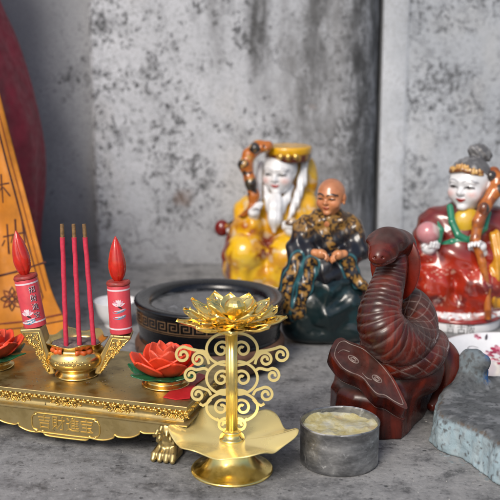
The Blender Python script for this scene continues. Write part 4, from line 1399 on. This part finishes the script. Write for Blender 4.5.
# ------------------------------------------------------------------ three seated glazed figurines
def faceparts(P, c, R, yaw, tilt, skin, ears=True, slim=.9):
    ca, sa = math.cos(yaw), math.sin(yaw)
    x, y, z = P[0]-c[0], P[1]-c[1], P[2]-c[2]
    x, y = x*ca+y*sa, -x*sa+y*ca
    ct, st = math.cos(tilt), math.sin(tilt)
    y, z = y*ct+z*st, -y*st+z*ct
    Q = (x/R, y/R, z/R)
    L = [(ell(Q, (0, .10, .22), (slim, 1.0, .95))*R, 0, skin),
         (ell(Q, (0, -.14, -.48), (.68*slim/.9, .72, .66))*R, .25*R, skin),
         (ell(Q, (.40, -.52, -.30), (.36, .34, .34))*R, .22*R, skin), (ell(Q, (-.40, -.52, -.30), (.36, .34, .34))*R, .22*R, skin),
         (caps(Q, (0, -.82, .08), (0, -1.0, -.20), .06, .12)*R, .14*R, skin),
         (ell(Q, (.11, -.92, -.23), (.09, .10, .08))*R, .05*R, skin), (ell(Q, (-.11, -.92, -.23), (.09, .10, .08))*R, .05*R, skin),
         (ell(Q, (0, -.74, .28), (.60, .18, .12))*R, .2*R, skin),
         (ell(Q, (.36, -.80, .06), (.19, .10, .10))*R, .05*R, skin), (ell(Q, (-.36, -.80, .06), (.19, .10, .10))*R, .05*R, skin),
         (ell(Q, (0, -.84, -.50), (.22, .12, .075))*R, .05*R, skin), (ell(Q, (0, -.80, -.60), (.17, .12, .07))*R, .04*R, skin),
         (ell(Q, (0, -.70, -.88), (.24, .2, .17))*R, .14*R, skin)]
    if ears:
        for s in (1, -1):
            L.append((ell(Q, (s*slim, .12, -.02), (.10, .2, .27))*R, .05*R, skin)); L.append((ell(Q, (s*slim*.98, .06, -.32), (.08, .11, .13))*R, .05*R, skin))
    return L, Q
def facecol(Q, cols, brow, lip, cheek, bw=.05, lash=(.02, .017, .016)):
    x, y, z = Q
    front = (y < -.3)
    for s in (1, -1):
        u = (x*s-.37)/.22
        ey = .085-.10*u*u
        m = (np.abs(u) < 1)*step(.05, .025, np.abs(z-ey)); cols = mix(cols, lash, m*front)
        m = (((x*s-.36)/.10)**2+((z-.035)/.055)**2 < 1); cols = mix(cols, lash, m*front*.9)
        u = (x*s-.40)/.31
        eb = .36-.13*u*u-.02*u
        m = (np.abs(u) < 1)*step(bw*1.3, bw*.6, np.abs(z-eb)); cols = mix(cols, brow, m*front*.95)
        d = ((x*s-.52)/.26)**2+((z+.28)/.2)**2
        cols = mix(cols, cheek, np.exp(-d*1.4)*.55*front)
    d = (x/.235)**2+((z+.55-1.1*x*x)/.085)**2
    cols = mix(cols, lip, step(1.15, .75, d)*front)
    m = (np.abs(x) < .17)*step(.022, .008, np.abs(z+.545-1.2*x*x)); cols = mix(cols, tuple(.4*q for q in lip), m*front)
    return cols
def hand(c, aim, curl_dir, R, skin, side=1):
    """palm, four bent fingers and a thumb; aim = direction of the fingers, curl_dir = where they close"""
    a = np.array(aim, float); a /= np.linalg.norm(a)
    cd = np.array(curl_dir, float); cd -= a*cd.dot(a); cd /= np.linalg.norm(cd)
    w = np.cross(a, cd)*side
    c = np.array(c, float)
    def parts(P):
        L = [(chain(P, [tuple(c-a*R*.9)+(R*.52,), tuple(c)+(R*.62,), tuple(c+a*R*.25+w*R*.1)+(R*.58,)], R*.2), 0, skin),
             (caps(P, c+w*R*.4, c-w*R*.4, R*.45, R*.42), R*.25, skin)]
        for i, ln in enumerate((.85, 1.0, .95, .75)):
            b = c+w*R*(.52-.35*i)+a*R*.45
            p1 = b+a*R*.45*ln+cd*R*.12; p2 = p1+a*R*.22*ln+cd*R*.36; p3 = p2-a*R*.08+cd*R*.28
            L.append((chain(P, [tuple(b)+(R*.19,), tuple(p1)+(R*.18,), tuple(p2)+(R*.165,), tuple(p3)+(R*.14,)], R*.05), R*.06, skin))
        t0 = c+w*R*.5-a*R*.25; t1 = t0+w*R*.35+a*R*.35+cd*R*.25; t2 = t1+a*R*.35+cd*R*.3-w*R*.1
        L.append((chain(P, [tuple(t0)+(R*.24,), tuple(t1)+(R*.2,), tuple(t2)+(R*.16,)], R*.08), R*.1, skin))
        return L
    lo = tuple(c-R*2.1); hi = tuple(c+R*2.1)
    return parts, lo, hi
def hbox(*cs):
    a = np.array(cs); return tuple(a.min(0)), tuple(a.max(0))

WHITE = (.72, .73, .75); YEL = (.70, .37, .006); YEL2 = (.74, .44, .012); RB = (.20, .028, .010); BRN = (.17, .06, .015)
GOLDP = (.50, .30, .07); RED = (.36, .024, .008); REDD = (.11, .010, .008); GRN = (.02, .20, .11); SK = (.60, .25, .105); INK = (.012, .012, .016)
TEAL = (.007, .017, .019); TEALB = (.012, .045, .054); PINK = (.52, .22, .24); ORN = (.44, .13, .02); GREY = (.10, .10, .105)

# ---- bearded elder in yellow
Yf = SY = Sculpt(270, 283, 12.5, 'elder_figurine', 'glazed porcelain elder with a long white beard and flat hat, in a yellow robe', 'figurine', 0, 'glazed seated figurines')
p = SY.p
def robe_y(P):
    L = [(ell(P, p(273, 224, 0), (36, 26, 36)), 0, YEL), (ell(P, p(301, 206, 2), (18, 17, 16)), 8, YEL), (ell(P, p(249, 211, 2), (15, 16, 15)), 8, YEL),
         (chain(P, [p(249, 212, -3, 13), p(243, 232, -14, 13), p(252, 226, -26, 11)], 4), 4, YEL),
         (chain(P, [p(305, 210, -3, 14), p(308, 232, -10, 14), p(297, 240, -24, 12)], 4), 4, YEL),
         (ell(P, p(246, 252, -28), (21, 21, 20)), 4, YEL2), (ell(P, p(288, 256, -28), (21, 21, 20)), 4, YEL2),
         (chain(P, [p(246, 255, -30, 17), p(243, 276, -30, 14)], 3), 5, YEL2), (chain(P, [p(286, 258, -30, 17), p(282, 278, -30, 14)], 3), 5, YEL2),
         (ell(P, p(266, 268, -6), (44, 36, 20)), 7, YEL), (chain(P, [p(237, 232, 0, 9), p(230, 256, -4, 8), p(229, 274, -8, 6)], 4), 4, RB),
         (ell(P, p(290, 178, 10), (28, 13, 31)), 5, YEL)]
    return L
def disp_y(P):
    return -1.0*np.sin(P[0]*.40+P[2]*.12)*np.sin(P[2]*.10+.5)*(P[2] > 62)-.7*np.sin(P[0]*.45+.8*np.sin(P[2]*.1))*(P[2] < 26)
def col_y(P, cols, ci):
    x, y, z = P
    n1 = fbm(x, y, z, 16, 3, 3); n2 = fbm(x, y, z, 6, 8, 2)
    cols = mix(cols, (.66, .47, .07), step(.5, .75, n1)*.6)
    cols = mix(cols, ORN, step(.52, .72, fbm(x, y, z, 11, 30, 2))*.5)
    zz = z
    q = p(266, 245, -36)
    lap = np.exp(-(((x-q[0]-.25*(z-q[2]))/9)**2)**2)*step(q[2]-18, q[2]-8, z)*step(q[2]+12, q[2]+4, z)*(y < -18)
    cols = mix(cols, RB, lap*step(.40, .5, n2))
    q = p(247, 228, -24)
    cols = mix(cols, (.35, .05, .015), np.exp(-(((x-q[0])/9)**2+((z-q[2])/6)**2))*step(.42, .52, n2)*1.2)
    q = p(285, 232, -20)
    cols = mix(cols, (.62, .5, .34), step(.66, .75, n2)*.7)
    cols = mix(cols, (.60, .56, .52), step(13, 7, z)*step(.40, .55, n1))
    cols = mix(cols, RB, step(-35, -41, x)*(z > 12)*step(.35, .5, n1))
    return cols
SY.sculpt('robe', robe_y, (-52, -58, -2), (56, 40, 128), 1.05, M['porcelain'], colf=col_y, disp=disp_y)
V, F = lathe([(r*SY.k, z*SY.k) for r, z in rounded([(32, 0), (37, .5), (37, 4), (34, 8), (0, 8)], 1)], 48, (-3*SY.k, -8*SY.k, 0), lambda a, r, z: (r*(1+.05*math.cos(2*a)), z))
mk('base', V, F, M['white_china'], SY.root)
hc = p(280, 172.5, -8)
def head_y(P): return faceparts(P, hc, 18.8, -.34, .05, WHITE, False, .88)[0]
def headc_y(P, cols, ci):
    return facecol(faceparts(P, hc, 18.8, -.34, .05, WHITE, False, .88)[1], cols, (.40, .40, .42), (.42, .02, .015), (.66, .26, .2), .035)
SY.sculpt('head', head_y, (hc[0]-24, hc[1]-26, hc[2]-27), (hc[0]+24, hc[1]+26, hc[2]+27), .5, M['porcelain'], colf=headc_y)
def beard(P):
    b = lambda px, py, dy, r: p(px, py, dy, r)
    L = [(chain(P, [b(276, 198, -20, 6), b(275.5, 207, -26, 7.5), b(275, 219, -31, 6.5), b(274, 231, -32, 2)], 4), 0, WHITE),
         (chain(P, [b(265.5, 186, -14, 1.8), b(267, 197, -19, 3), b(270, 210, -25, 3)], 3), 4, WHITE), (chain(P, [b(292, 186, -10, 2), b(287.5, 198, -18, 3.2), b(282, 210, -25, 3)], 3), 4, WHITE)]
    return L
SY.sculpt('beard', beard, *hbox(p(252, 243, -44), p(304, 184, -8), p(252, 184, -44), p(304, 243, -8)), .6, M['porcelain'], disp=lambda P: .28*np.sin(P[0]*1.3+.5*np.sin(P[2]*.2)))
def locks(P):
    return [(chain(P, [p(305, 160, -2, 3.5), p(302, 182, -10, 4.2), p(296, 202, -19, 3.8), p(289, 219, -26, 1.8)], 3), 0, WHITE),
            (chain(P, [p(261, 164, -4, 3), p(258, 184, -8, 4), p(260, 204, -18, 3)], 3), 0, WHITE)]
SY.sculpt('hair', locks, *hbox(p(250, 228, -34), p(316, 152, 12), p(250, 152, 12), p(316, 228, -34)), .6, M['porcelain'], disp=lambda P: .4*np.sin(P[0]*1.6))
hat = p(288, 152, -2)
def hatf(a, r, z):
    return r*(1+.03*math.cos(2*a)), z+.06*r*math.cos(a-.2)*.4
V, F = lathe([(r*SY.k, z*SY.k) for r, z in rounded([(19.5, -8), (21.5, -8.5), (22.5, -5), (22.8, 0), (23.4, 4), (22.3, 6.5), (18, 6.2), (0, 5)], 2)], 64, tuple(q*SY.k for q in hat), lambda a, r, z: (r, z))
hz = np.array([v[2] for v in V])/SY.k-hat[2]; ha = np.arctan2(np.array([v[1] for v in V])/SY.k-hat[1], np.array([v[0] for v in V])/SY.k-hat[0])
cols = np.ones((len(V), 3))*np.array(YEL)
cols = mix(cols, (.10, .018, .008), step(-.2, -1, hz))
cols = mix(cols, GOLDP, step(-.8, -1.6, hz)*step(.72, .95, np.abs(np.sin(ha*7)))*step(-7.5, -5.5, hz)*.9)
hh_ = mk('hat', V, F, M['porcelain'], SY.root, cols=cols)
mb = MB()
for a in (-1.9, -1.6, -1.3):
    V, F = [], []
    c0 = Vector(hat)+Vector((24*math.cos(a), 24*math.sin(a), -1.5))
    bead(*(c0*SY.k), .35, .15, .35) if False else None
    V, F = lathe([(2.8*SY.k*math.sin(PI*i/8)+1e-5, -2.8*SY.k*math.cos(PI*i/8)) for i in range(9)], 12, tuple(c0*SY.k)); mb.add(V, F)
mb.build('hat_stud', [M['gold_relief']], SY.root)
def staff_y(P):
    return [(chain(P, [p(222, 229, 4, 2.5), p(238, 220, -14, 3), p(252, 208, -30, 3.2), p(254, 196, -28, 5), p(250, 180, -26, 5), p(246, 166, -22, 6), p(249, 155, -20, 6), p(258, 147, -20, 6), p(268, 146, -22, 5)], 4), 0, ORN),
            (ell(P, p(244, 164, -24), (6, 6, 5)), 3, (.03, .025, .02)), (ell(P, p(255, 148, -24), (5, 6, 5)), 3, (.04, .035, .03)), (ell(P, p(251, 184, -30), (5.5, 5, 6)), 3, (.05, .04, .025)), (ell(P, p(266, 148, -26), (4.5, 5, 4)), 3, ORN)]
SY.sculpt('staff', staff_y, *hbox(p(212, 240, 14), p(278, 136, -40), p(212, 136, -40), p(278, 240, 14)), .8, M['porcelain'],
          colf=lambda P, c, i: mix(mix(c, (.03, .02, .015), step(.58, .66, fbm(P[0], P[1], P[2], 7, 2, 2))), (.5, .28, .08), step(.64, .72, fbm(P[0], P[1], P[2], 5, 6, 2))))
def gourd(P): return [(ell(P, p(222, 228, 4), (7.5, 7.5, 8.5)), 0, (.16, .012, .010)), (ell(P, p(229, 229, 0), (3, 4, 5)), 1, WHITE)]
SY.sculpt('gourd', gourd, *hbox(p(212, 238, 14), p(234, 216, -8), p(212, 216, -8), p(234, 238, 14)), .6, M['porcelain'])
f, lo, hi = hand(p(254, 212, -31), (.1, -.25, 1), (1, -.35, 0), 8.5, WHITE, 1); SY.sculpt('hand', f, lo, hi, .45, M['porcelain'])
f, lo, hi = hand(p(291, 231, -33), (-.55, -.6, .45), (0, .2, 1), 8.5, WHITE, -1); SY.sculpt('hand', f, lo, hi, .45, M['porcelain'])
def ingot(P): return [(ell(P, p(292, 223, -38), (7, 4.5, 3)), 0, (.10, .05, .02)), (ell(P, p(292, 221, -38), (3.5, 3.5, 3.5)), 1.5, (.45, .33, .2))]
SY.sculpt('ingot', ingot, *hbox(p(282, 229, -46), p(302, 214, -30), p(282, 214, -30), p(302, 229, -46)), .5, M['porcelain'])

# ---- bald monk in black brocade on a rock
MN = Sculpt(322, 337, 15, 'monk_figurine', 'glazed bald monk in a black and gold brocade robe seated on a dark teal rock', 'figurine', 0, 'glazed seated figurines')
q_ = MN.p
def rock(P):
    L = [(rbox(P, q_(326, 308, 0), (38, 27, 26), 16, .15, .05), 0, TEAL), (rbox(P, q_(337, 318, -20), (18, 12, 20), 6, .5, .3, .4), 7, TEAL), (rbox(P, q_(318, 302, -22), (14, 10, 20), 5, -.5, -.2, -.3), 7, TEAL),
         (ell(P, q_(300, 324, -14), (19, 18, 17)), 7, TEAL), (rbox(P, q_(354, 310, -8), (14, 20, 24), 8, -.3, .1, .25), 7, TEAL), (ell(P, q_(350, 330, -18), (19, 15, 11)), 6, TEAL),
         (ell(P, q_(318, 334, -22), (22, 12, 9)), 6, TEAL), (rbox(P, q_(332, 287, -14), (17, 14, 15), 7, .4, .3, .1), 7, TEAL)]
    return L
def col_r(P, cols, ci):
    n1 = fbm(P[0], P[1], P[2], 14, 9, 3)
    cols = mix(cols, TEALB, step(.56, .7, n1)*.55)
    return cols
MN.sculpt('rock', rock, (-52, -48, -1), (58, 40, 70), 1.0, M['glaze_dark'], colf=col_r, disp=lambda P: np.maximum(0, -P[2])*2+1.4*(fbm(P[0], P[1], P[2], 7, 5, 2)-.5))
def robe_m(P):
    L = [(ell(P, q_(329, 240, 2), (26, 19, 34)), 0, INK), (ell(P, q_(308, 229, 0), (13, 13, 13)), 7, INK), (ell(P, q_(350, 229, 2), (13, 13, 13)), 7, INK),
         (ell(P, q_(331, 219, -1), (22, 15, 9)), 5, BRN),
         (chain(P, [q_(305, 230, -2, 12), q_(299, 250, -10, 12), q_(313, 256, -20, 9)], 3), 4, INK), (chain(P, [q_(352, 230, -2, 12), q_(357, 250, -8, 12), q_(345, 257, -19, 9)], 3), 4, INK),
         (ell(P, q_(326, 272, -10), (27, 20, 18)), 6, INK),
         (chain(P, [q_(302, 256, -14, 11), q_(294, 276, -17, 12), q_(287, 298, -18, 12), q_(288, 312, -20, 10), q_(293, 327, -22, 6)], 3), 4, INK),
         (chain(P, [q_(310, 262, -18, 8), q_(306, 285, -22, 9), q_(298, 312, -25, 9)], 3), 3, INK),
         (chain(P, [q_(349, 256, -14, 8), q_(352, 272, -18, 6), q_(359, 284, -20, 5.5), q_(372, 290, -18, 4)], 3), 3, INK),
         (chain(P, [q_(324, 262, -26, 7), q_(326, 276, -28, 8)], 3), 3, INK)]
    return L
def col_m(P, cols, ci):
    x, y, z = P
    n1 = fbm(x, y, z, 5, 3, 2); n2 = fbm(x, y, z, 3.2, 19, 2)
    gold_ = np.array((.30, .16, .035))
    f1 = fbm(x, y, z, 2.6, 3, 2)
    top = step(q_(331, 236, -10)[2], q_(331, 226, -10)[2], z+2*(n1-.5)*6)
    cols = mix(cols, (.05, .026, .010), top)
    cols = mix(cols, gold_, top*step(.46, .58, f1)*.85)
    l1 = np.abs((x-q_(331, 0)[0])+.62*(z-q_(0, 240, -20)[2])*.9)
    cols = mix(cols, gold_, (l1 < 4.5)*(y < -6)*(z > q_(0, 262, -20)[2])*step(.44, .56, f1)*.9)
    for ln in ([q_(296, 258, -28), q_(286, 285, -30), q_(283, 308, -32)], [q_(311, 264, -30), q_(305, 288, -33), q_(297, 318, -36)], [q_(348, 262, -24), q_(354, 278, -26), q_(372, 290, -24)]):
        d = np.minimum(*[np.asarray(caps(P, a, b, 0, 0)) for a, b in zip(ln[:-1], ln[1:])])
        cols = mix(cols, gold_*1.15, step(6.5, 5.0, d)*step(.44, .56, f1)*.9)
        cols = mix(cols, (.03, .15, .18), step(1.4, .6, np.abs(d-8))*.7)
    cols = mix(cols, gold_, (z < q_(0, 304, -20)[2])*step(.52, .62, f1)*.8)
    return cols
MN.sculpt('robe', robe_m, (-52, -46, 4), (58, 26, 132), .8, M['glaze_dark'], colf=col_m, disp=lambda P: -.9*np.sin(P[0]*.5+P[2]*.14+.8*np.sin(P[2]*.07))*.8-.5*np.sin(P[2]*.42-P[0]*.3))
mh = q_(331, 197, -6)
def head_m(P):
    L, Q = faceparts(P, mh, 15.2, -.46, .06, SK, True, .88)
    L.append((chain(P, [q_(332, 210, 0, 7.5), q_(332, 220, 0, 9)], 2), 2, SK)); L.append((ell(P, q_(330, 222, -11), (8, 5, 7)), 3, SK))
    return L
def headc_m(P, cols, ci):
    Q = faceparts(P, mh, 15.2, -.46, .06, SK, True, .88)[1]
    cols = mix(cols, (.36, .115, .05), step(.3, .8, fbm(P[0], P[1], P[2], 6, 2, 2))*.6)
    cols = mix(cols, (.30, .12, .07), step(.45, .9, Q[2])*.5)
    return facecol(Q, cols, (.018, .012, .01), (.38, .06, .03), (.60, .20, .09), .065)
MN.sculpt('head', head_m, (mh[0]-19, mh[1]-20, mh[2]-32), (mh[0]+19, mh[1]+20, mh[2]+21), .4, M['skin_paint'], colf=headc_m)
f, lo, hi = hand(q_(321, 254, -29), (1, -.35, -.12), (0, -.5, -.8), 7.2, SK, 1); MN.sculpt('hand', f, lo, hi, .4, M['skin_paint'])
f, lo, hi = hand(q_(338, 255, -29), (-1, -.35, -.12), (0, -.5, -.8), 7.2, SK, -1); MN.sculpt('hand', f, lo, hi, .4, M['skin_paint'])

# ---- smiling old lady in red with a peach
LD = Sculpt(462, 321, 14, 'lady_figurine', 'glazed porcelain lady in a red robe holding a pink peach and a gnarled staff', 'figurine', 0, 'glazed seated figurines')
r = LD.p
def robe_l(P):
    L = [(ell(P, r(463, 238, 0), (36, 27, 38)), 0, RED), (ell(P, r(436, 224, 0), (18, 17, 17)), 8, RED), (ell(P, r(494, 224, 2), (19, 17, 18)), 8, RED),
         (chain(P, [r(432, 226, -4, 14), r(424, 242, -12, 13), r(426, 254, -22, 10)], 4), 4, RED), (chain(P, [r(498, 226, -2, 15), r(502, 246, -10, 14), r(488, 256, -24, 11)], 4), 4, RED),
         (ell(P, r(457, 258, -17), (27, 22, 25)), 7, RED), (ell(P, r(431, 284, -24), (23, 22, 22)), 7, RED), (ell(P, r(477, 286, -26), (24, 22, 23)), 7, RED),
         (ell(P, r(458, 298, -6), (49, 36, 18)), 7, RED), (ell(P, r(457, 309, -8), (50, 37, 9)), 3, WHITE)]
    return L
def col_l(P, cols, ci):
    x, y, z = P
    n1 = fbm(x, y, z, 15, 3, 3); n2 = fbm(x, y, z, 5, 8, 2)
    red = ci < 9
    cols = mix(cols, REDD, red*step(.48, .66, n1)*.85)
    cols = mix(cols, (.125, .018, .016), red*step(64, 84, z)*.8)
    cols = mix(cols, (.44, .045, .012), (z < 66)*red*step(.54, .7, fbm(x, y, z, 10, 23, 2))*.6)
    cols = mix(cols, (.55, .30, .22), red*step(.76, .80, vnoise(x, y, z, 2.2, 4))*step(.5, .6, vnoise(x, y, z, 15, 61))*.8)
    cols = mix(cols, (.40, .045, .02), (~red)*step(.52, .60, n2)*.95)
    cols = mix(cols, (.50, .40, .38), (~red)*step(.5, .65, n1)*.6)
    return cols
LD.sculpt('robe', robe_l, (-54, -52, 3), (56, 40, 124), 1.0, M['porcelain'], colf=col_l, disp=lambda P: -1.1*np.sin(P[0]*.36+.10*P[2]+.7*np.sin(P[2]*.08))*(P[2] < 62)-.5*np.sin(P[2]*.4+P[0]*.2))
V, F = lathe([(a*LD.k, b*LD.k) for a, b in rounded([(38, 0), (41, .5), (41, 9), (40, 10)], 1)], 64, (-5*LD.k, -6*LD.k, 0), lambda a, r_, z: (r_*(1+.0*a), z))
bs = mk('base', V, F, M['white_china'], LD.root)
M['red_glaze'] = plain('red_glaze', (.26, .02, .015), .15, var=.3, bump=.05, coat=1)
V, F = lathe([(a*LD.k, b*LD.k) for a, b in rounded([(39, 9.6), (42.5, 10), (43, 12.5), (41, 14), (30, 14)], 1)], 64, (-5*LD.k, -6*LD.k, 0)); mk('base_rim', V, F, M['red_glaze'], LD.root)
RBs = 41*LD.k+.012
for word, x0 in (('吉', -1.35), ('古阪', .35)):
    v, f = text_geo(word, 9*LD.k, 0, False, 1.0)
    mk('lettering', [(-5*LD.k+RBs*math.sin((a+x0)/RBs-.10), -6*LD.k-RBs*math.cos((a+x0)/RBs-.10), 4.8*LD.k+b) for a, b, _ in v], f, M['print_black'], bs, smooth=False)
hc2 = r(469, 185, -8)
def head_l(P):
    L = faceparts(P, hc2, 21.5, -.62, .03, WHITE, True, .92)[0]
    L.append((chain(P, [r(470, 205, 0, 10), r(470, 218, 0, 12)], 2), 3, WHITE)); return L
SYl = lambda P: faceparts(P, hc2, 21.5, -.62, .03, WHITE, True, .92)[1]
LD.sculpt('head', head_l, (hc2[0]-25, hc2[1]-27, hc2[2]-36), (hc2[0]+25, hc2[1]+27, hc2[2]+27), .5, M['porcelain'], colf=lambda P, c, i: facecol(SYl(P), c, (.28, .28, .3), (.36, .02, .018), (.66, .28, .24), .03))
def hair_l(P):
    _, Q = faceparts(P, hc2, 21.5, -.62, .03, WHITE, True, .92)
    cap_ = ell(Q, (0, .14, .26), (.99, 1.04, 1.0))*21.5
    cut = (.58-.62*(Q[1]+.2)-Q[2])*20.5*.8          # hairline rises to the brow, falls to the nape
    d = smax(cap_, cut, 2.5)
    return [(d, 0, GREY), (ell(P, r(479, 153, 6), (10, 9.5, 9)), 3, GREY), (ell(P, r(473, 150, 4), (5, 5, 5)), 2, GREY), (ell(P, r(486, 156, 6), (6, 6, 6)), 2, GREY)]
LD.sculpt('hair', hair_l, (hc2[0]-26, hc2[1]-27, hc2[2]-24), (hc2[0]+30, hc2[1]+32, hc2[2]+48), .6, M['hair_glaze'], disp=lambda P: .35*np.sin(P[0]*.9+P[2]*.7), colf=lambda P, c, i: mix(c, (.20, .20, .205), step(.45, .65, fbm(P[0], P[1], P[2], 6, 3, 2))))
def tiara(P):
    ca, sa = math.cos(-.62), math.sin(-.62)
    pts = []
    for i in range(15):
        a = -PI/2+(i-7)*.15
        x, y = .90*math.cos(a)*20.5, (1.0*math.sin(a)+.10)*20.5
        pts.append((hc2[0]+x*ca-y*sa, hc2[1]+x*sa+y*ca, hc2[2]+20.5*(.82-.030*abs(i-7)), 1.9))
    L = [(chain(P, pts, 1), 0, BRN)]
    for i, t in enumerate(pts):
        L.append((ell(P, (t[0], t[1], t[2]+2.0), (1.5, 1.7, (2.0, 3.2)[i % 2] if abs(i-7) > 2 else 4.4)), .8, (.50, .26, .06) if i % 2 or abs(i-7) < 3 else BRN))
    return L
LD.sculpt('tiara', tiara, (hc2[0]-26, hc2[1]-28, hc2[2]-2), (hc2[0]+26, hc2[1]+12, hc2[2]+26), .5, M['porcelain'], colf=lambda P, c, i: mix(c, (.62, .38, .12), step(.5, .6, fbm(P[0], P[1], P[2], 3, 3, 2))))
def collar(P):
    return [(chain(P, [r(450, 207, -15, 3.4), r(452, 222, -24, 3.6), r(458, 235, -29, 3.6), r(466, 239, -30, 3.2)], 1), 0, GRN), (chain(P, [r(488, 213, -14, 3.4), r(484, 228, -24, 3.6), r(470, 240, -29, 3.6), r(452, 242, -28, 3.4), r(440, 246, -24, 3)], 1), 1, GRN),
            (ell(P, r(467, 224, -17), (15, 9, 16)), 0, (.60, .38, .03))]
LD.sculpt('collar', collar, *hbox(r(432, 254, -40), r(498, 198, -4), r(432, 198, -4), r(498, 254, -40)), .6, M['porcelain'])
def peach(P):
    return [(ell(P, r(428, 233, -30), (11, 10.5, 11)), 0, PINK), (chain(P, [r(439, 242, -31, 2.5), r(441, 230, -32, 3), r(438, 222, -32, 1)], 1), 0, GRN)]
LD.sculpt('peach', peach, *hbox(r(414, 248, -44), r(446, 216, -16), r(414, 216, -16), r(446, 248, -44)), .6, M['porcelain'], colf=lambda P, c, i: mix(c, (.62, .45, .44), (i == 0)*step(.45, .7, fbm(P[0], P[1], P[2], 9, 3, 2))))
f, lo, hi = hand(r(429, 249, -29), (.5, -.8, .3), (.2, 0, 1), 9, WHITE, 1); LD.sculpt('hand', f, lo, hi, .45, M['porcelain'])
f, lo, hi = hand(r(479, 247, -35), (-.55, -.35, .75), (-.5, -.75, -.2), 9, WHITE, -1); LD.sculpt('hand', f, lo, hi, .45, M['porcelain'])
def staff_l(P):
    return [(chain(P, [r(494, 172, -12, 5.5), r(498, 180, -16, 6.5), r(494, 192, -22, 6.5), r(485, 206, -27, 6), r(478, 222, -32, 5.5), r(475, 240, -36, 4.5), r(482, 262, -40, 3.5), r(487, 290, -44, 3.5), r(488, 318, -46, 3.5)], 3), 0, ORN),
            (ell(P, r(491, 176, -18), (5, 4.5, 5)), 2, (.035, .03, .028)), (ell(P, r(499, 190, -24), (5, 5, 5.5)), 2, (.05, .04, .03)), (ell(P, r(484, 209, -33), (4.5, 4, 6)), 2, (.04, .035, .03)), (chain(P, [r(497, 182, -18, 5), r(506, 174, -14, 4)], 2), 3, ORN)]
LD.sculpt('staff', staff_l, *hbox(r(464, 322, -54), r(514, 154, -2), r(464, 154, -2), r(514, 322, -54)), .8, M['porcelain'], colf=lambda P, c, i: mix(c, (.20, .05, .015), step(.5, .66, fbm(P[0], P[1], P[2], 7, 6, 2))*.8))
def sash(P):
    return [(chain(P, [r(496, 236, -24, 6), r(499, 256, -30, 7), r(494, 276, -33, 7), r(490, 297, -34, 7), r(497, 303, -32, 6)], 3), 0, (.58, .27, .02)), (chain(P, [r(505, 240, -20, 5), r(507, 262, -24, 6), r(500, 285, -30, 5)], 3), 2, (.55, .40, .16))]
LD.sculpt('sash', sash, *hbox(r(478, 314, -48), r(518, 226, -8), r(478, 226, -8), r(518, 314, -48)), .8, M['porcelain'], disp=lambda P: .7*np.sin(P[0]*.9+P[2]*.15))

# ------------------------------------------------------------------ light, sky, camera
sc = bpy.context.scene
SUN_EL, SUN_AZ = math.radians(40), math.radians(203)     # azimuth of the sun measured clockwise from +y
w = bpy.data.worlds.new('World'); sc.world = w; w.use_nodes = True
t = w.node_tree; t.nodes.clear()
sky = t.nodes.new('ShaderNodeTexSky'); sky.sky_type = 'NISHITA'; sky.sun_disc = False
sky.sun_elevation = SUN_EL; sky.sun_rotation = SUN_AZ; sky.air_density = 1.0; sky.dust_density = 3.0; sky.ozone_density = 1.0
bg = t.nodes.new('ShaderNodeBackground'); bg.inputs[1].default_value = .085
out = t.nodes.new('ShaderNodeOutputWorld'); t.links.new(sky.outputs[0], bg.inputs[0]); t.links.new(bg.outputs[0], out.inputs[0])
L_ = bpy.data.lights.new('sun', 'SUN'); L_.energy = 1.5; L_.angle = math.radians(22); L_.color = (1.0, .94, .86)
so_ = bpy.data.objects.new('sun', L_); C.objects.link(so_)
sdir = Vector((math.sin(SUN_AZ)*math.cos(SUN_EL), math.cos(SUN_AZ)*math.cos(SUN_EL), math.sin(SUN_EL)))
so_.rotation_euler = sdir.to_track_quat('Z', 'Y').to_euler(); so_.location = sdir*3

cam = bpy.data.cameras.new('camera'); co = bpy.data.objects.new('camera', cam); C.objects.link(co)
co.location = (0, 0, CAM_H*S); co.rotation_euler = (PI/2-PITCH, 0, 0)
cam.sensor_width = 36; cam.lens = 72; cam.clip_start = .01; cam.clip_end = 200
cam.dof.use_dof = True; cam.dof.focus_distance = .79; cam.dof.aperture_fstop = 10
sc.camera = co
sc.view_settings.view_transform = 'Standard'; sc.view_settings.look = 'None'; sc.view_settings.gamma = 1.0
sc.view_settings.use_curve_mapping = False
sc.view_settings.exposure = 0.74
try:
    sc.cycles.caustics_reflective = False; sc.cycles.caustics_refractive = False
    sc.cycles.max_bounces = 8
except Exception: pass
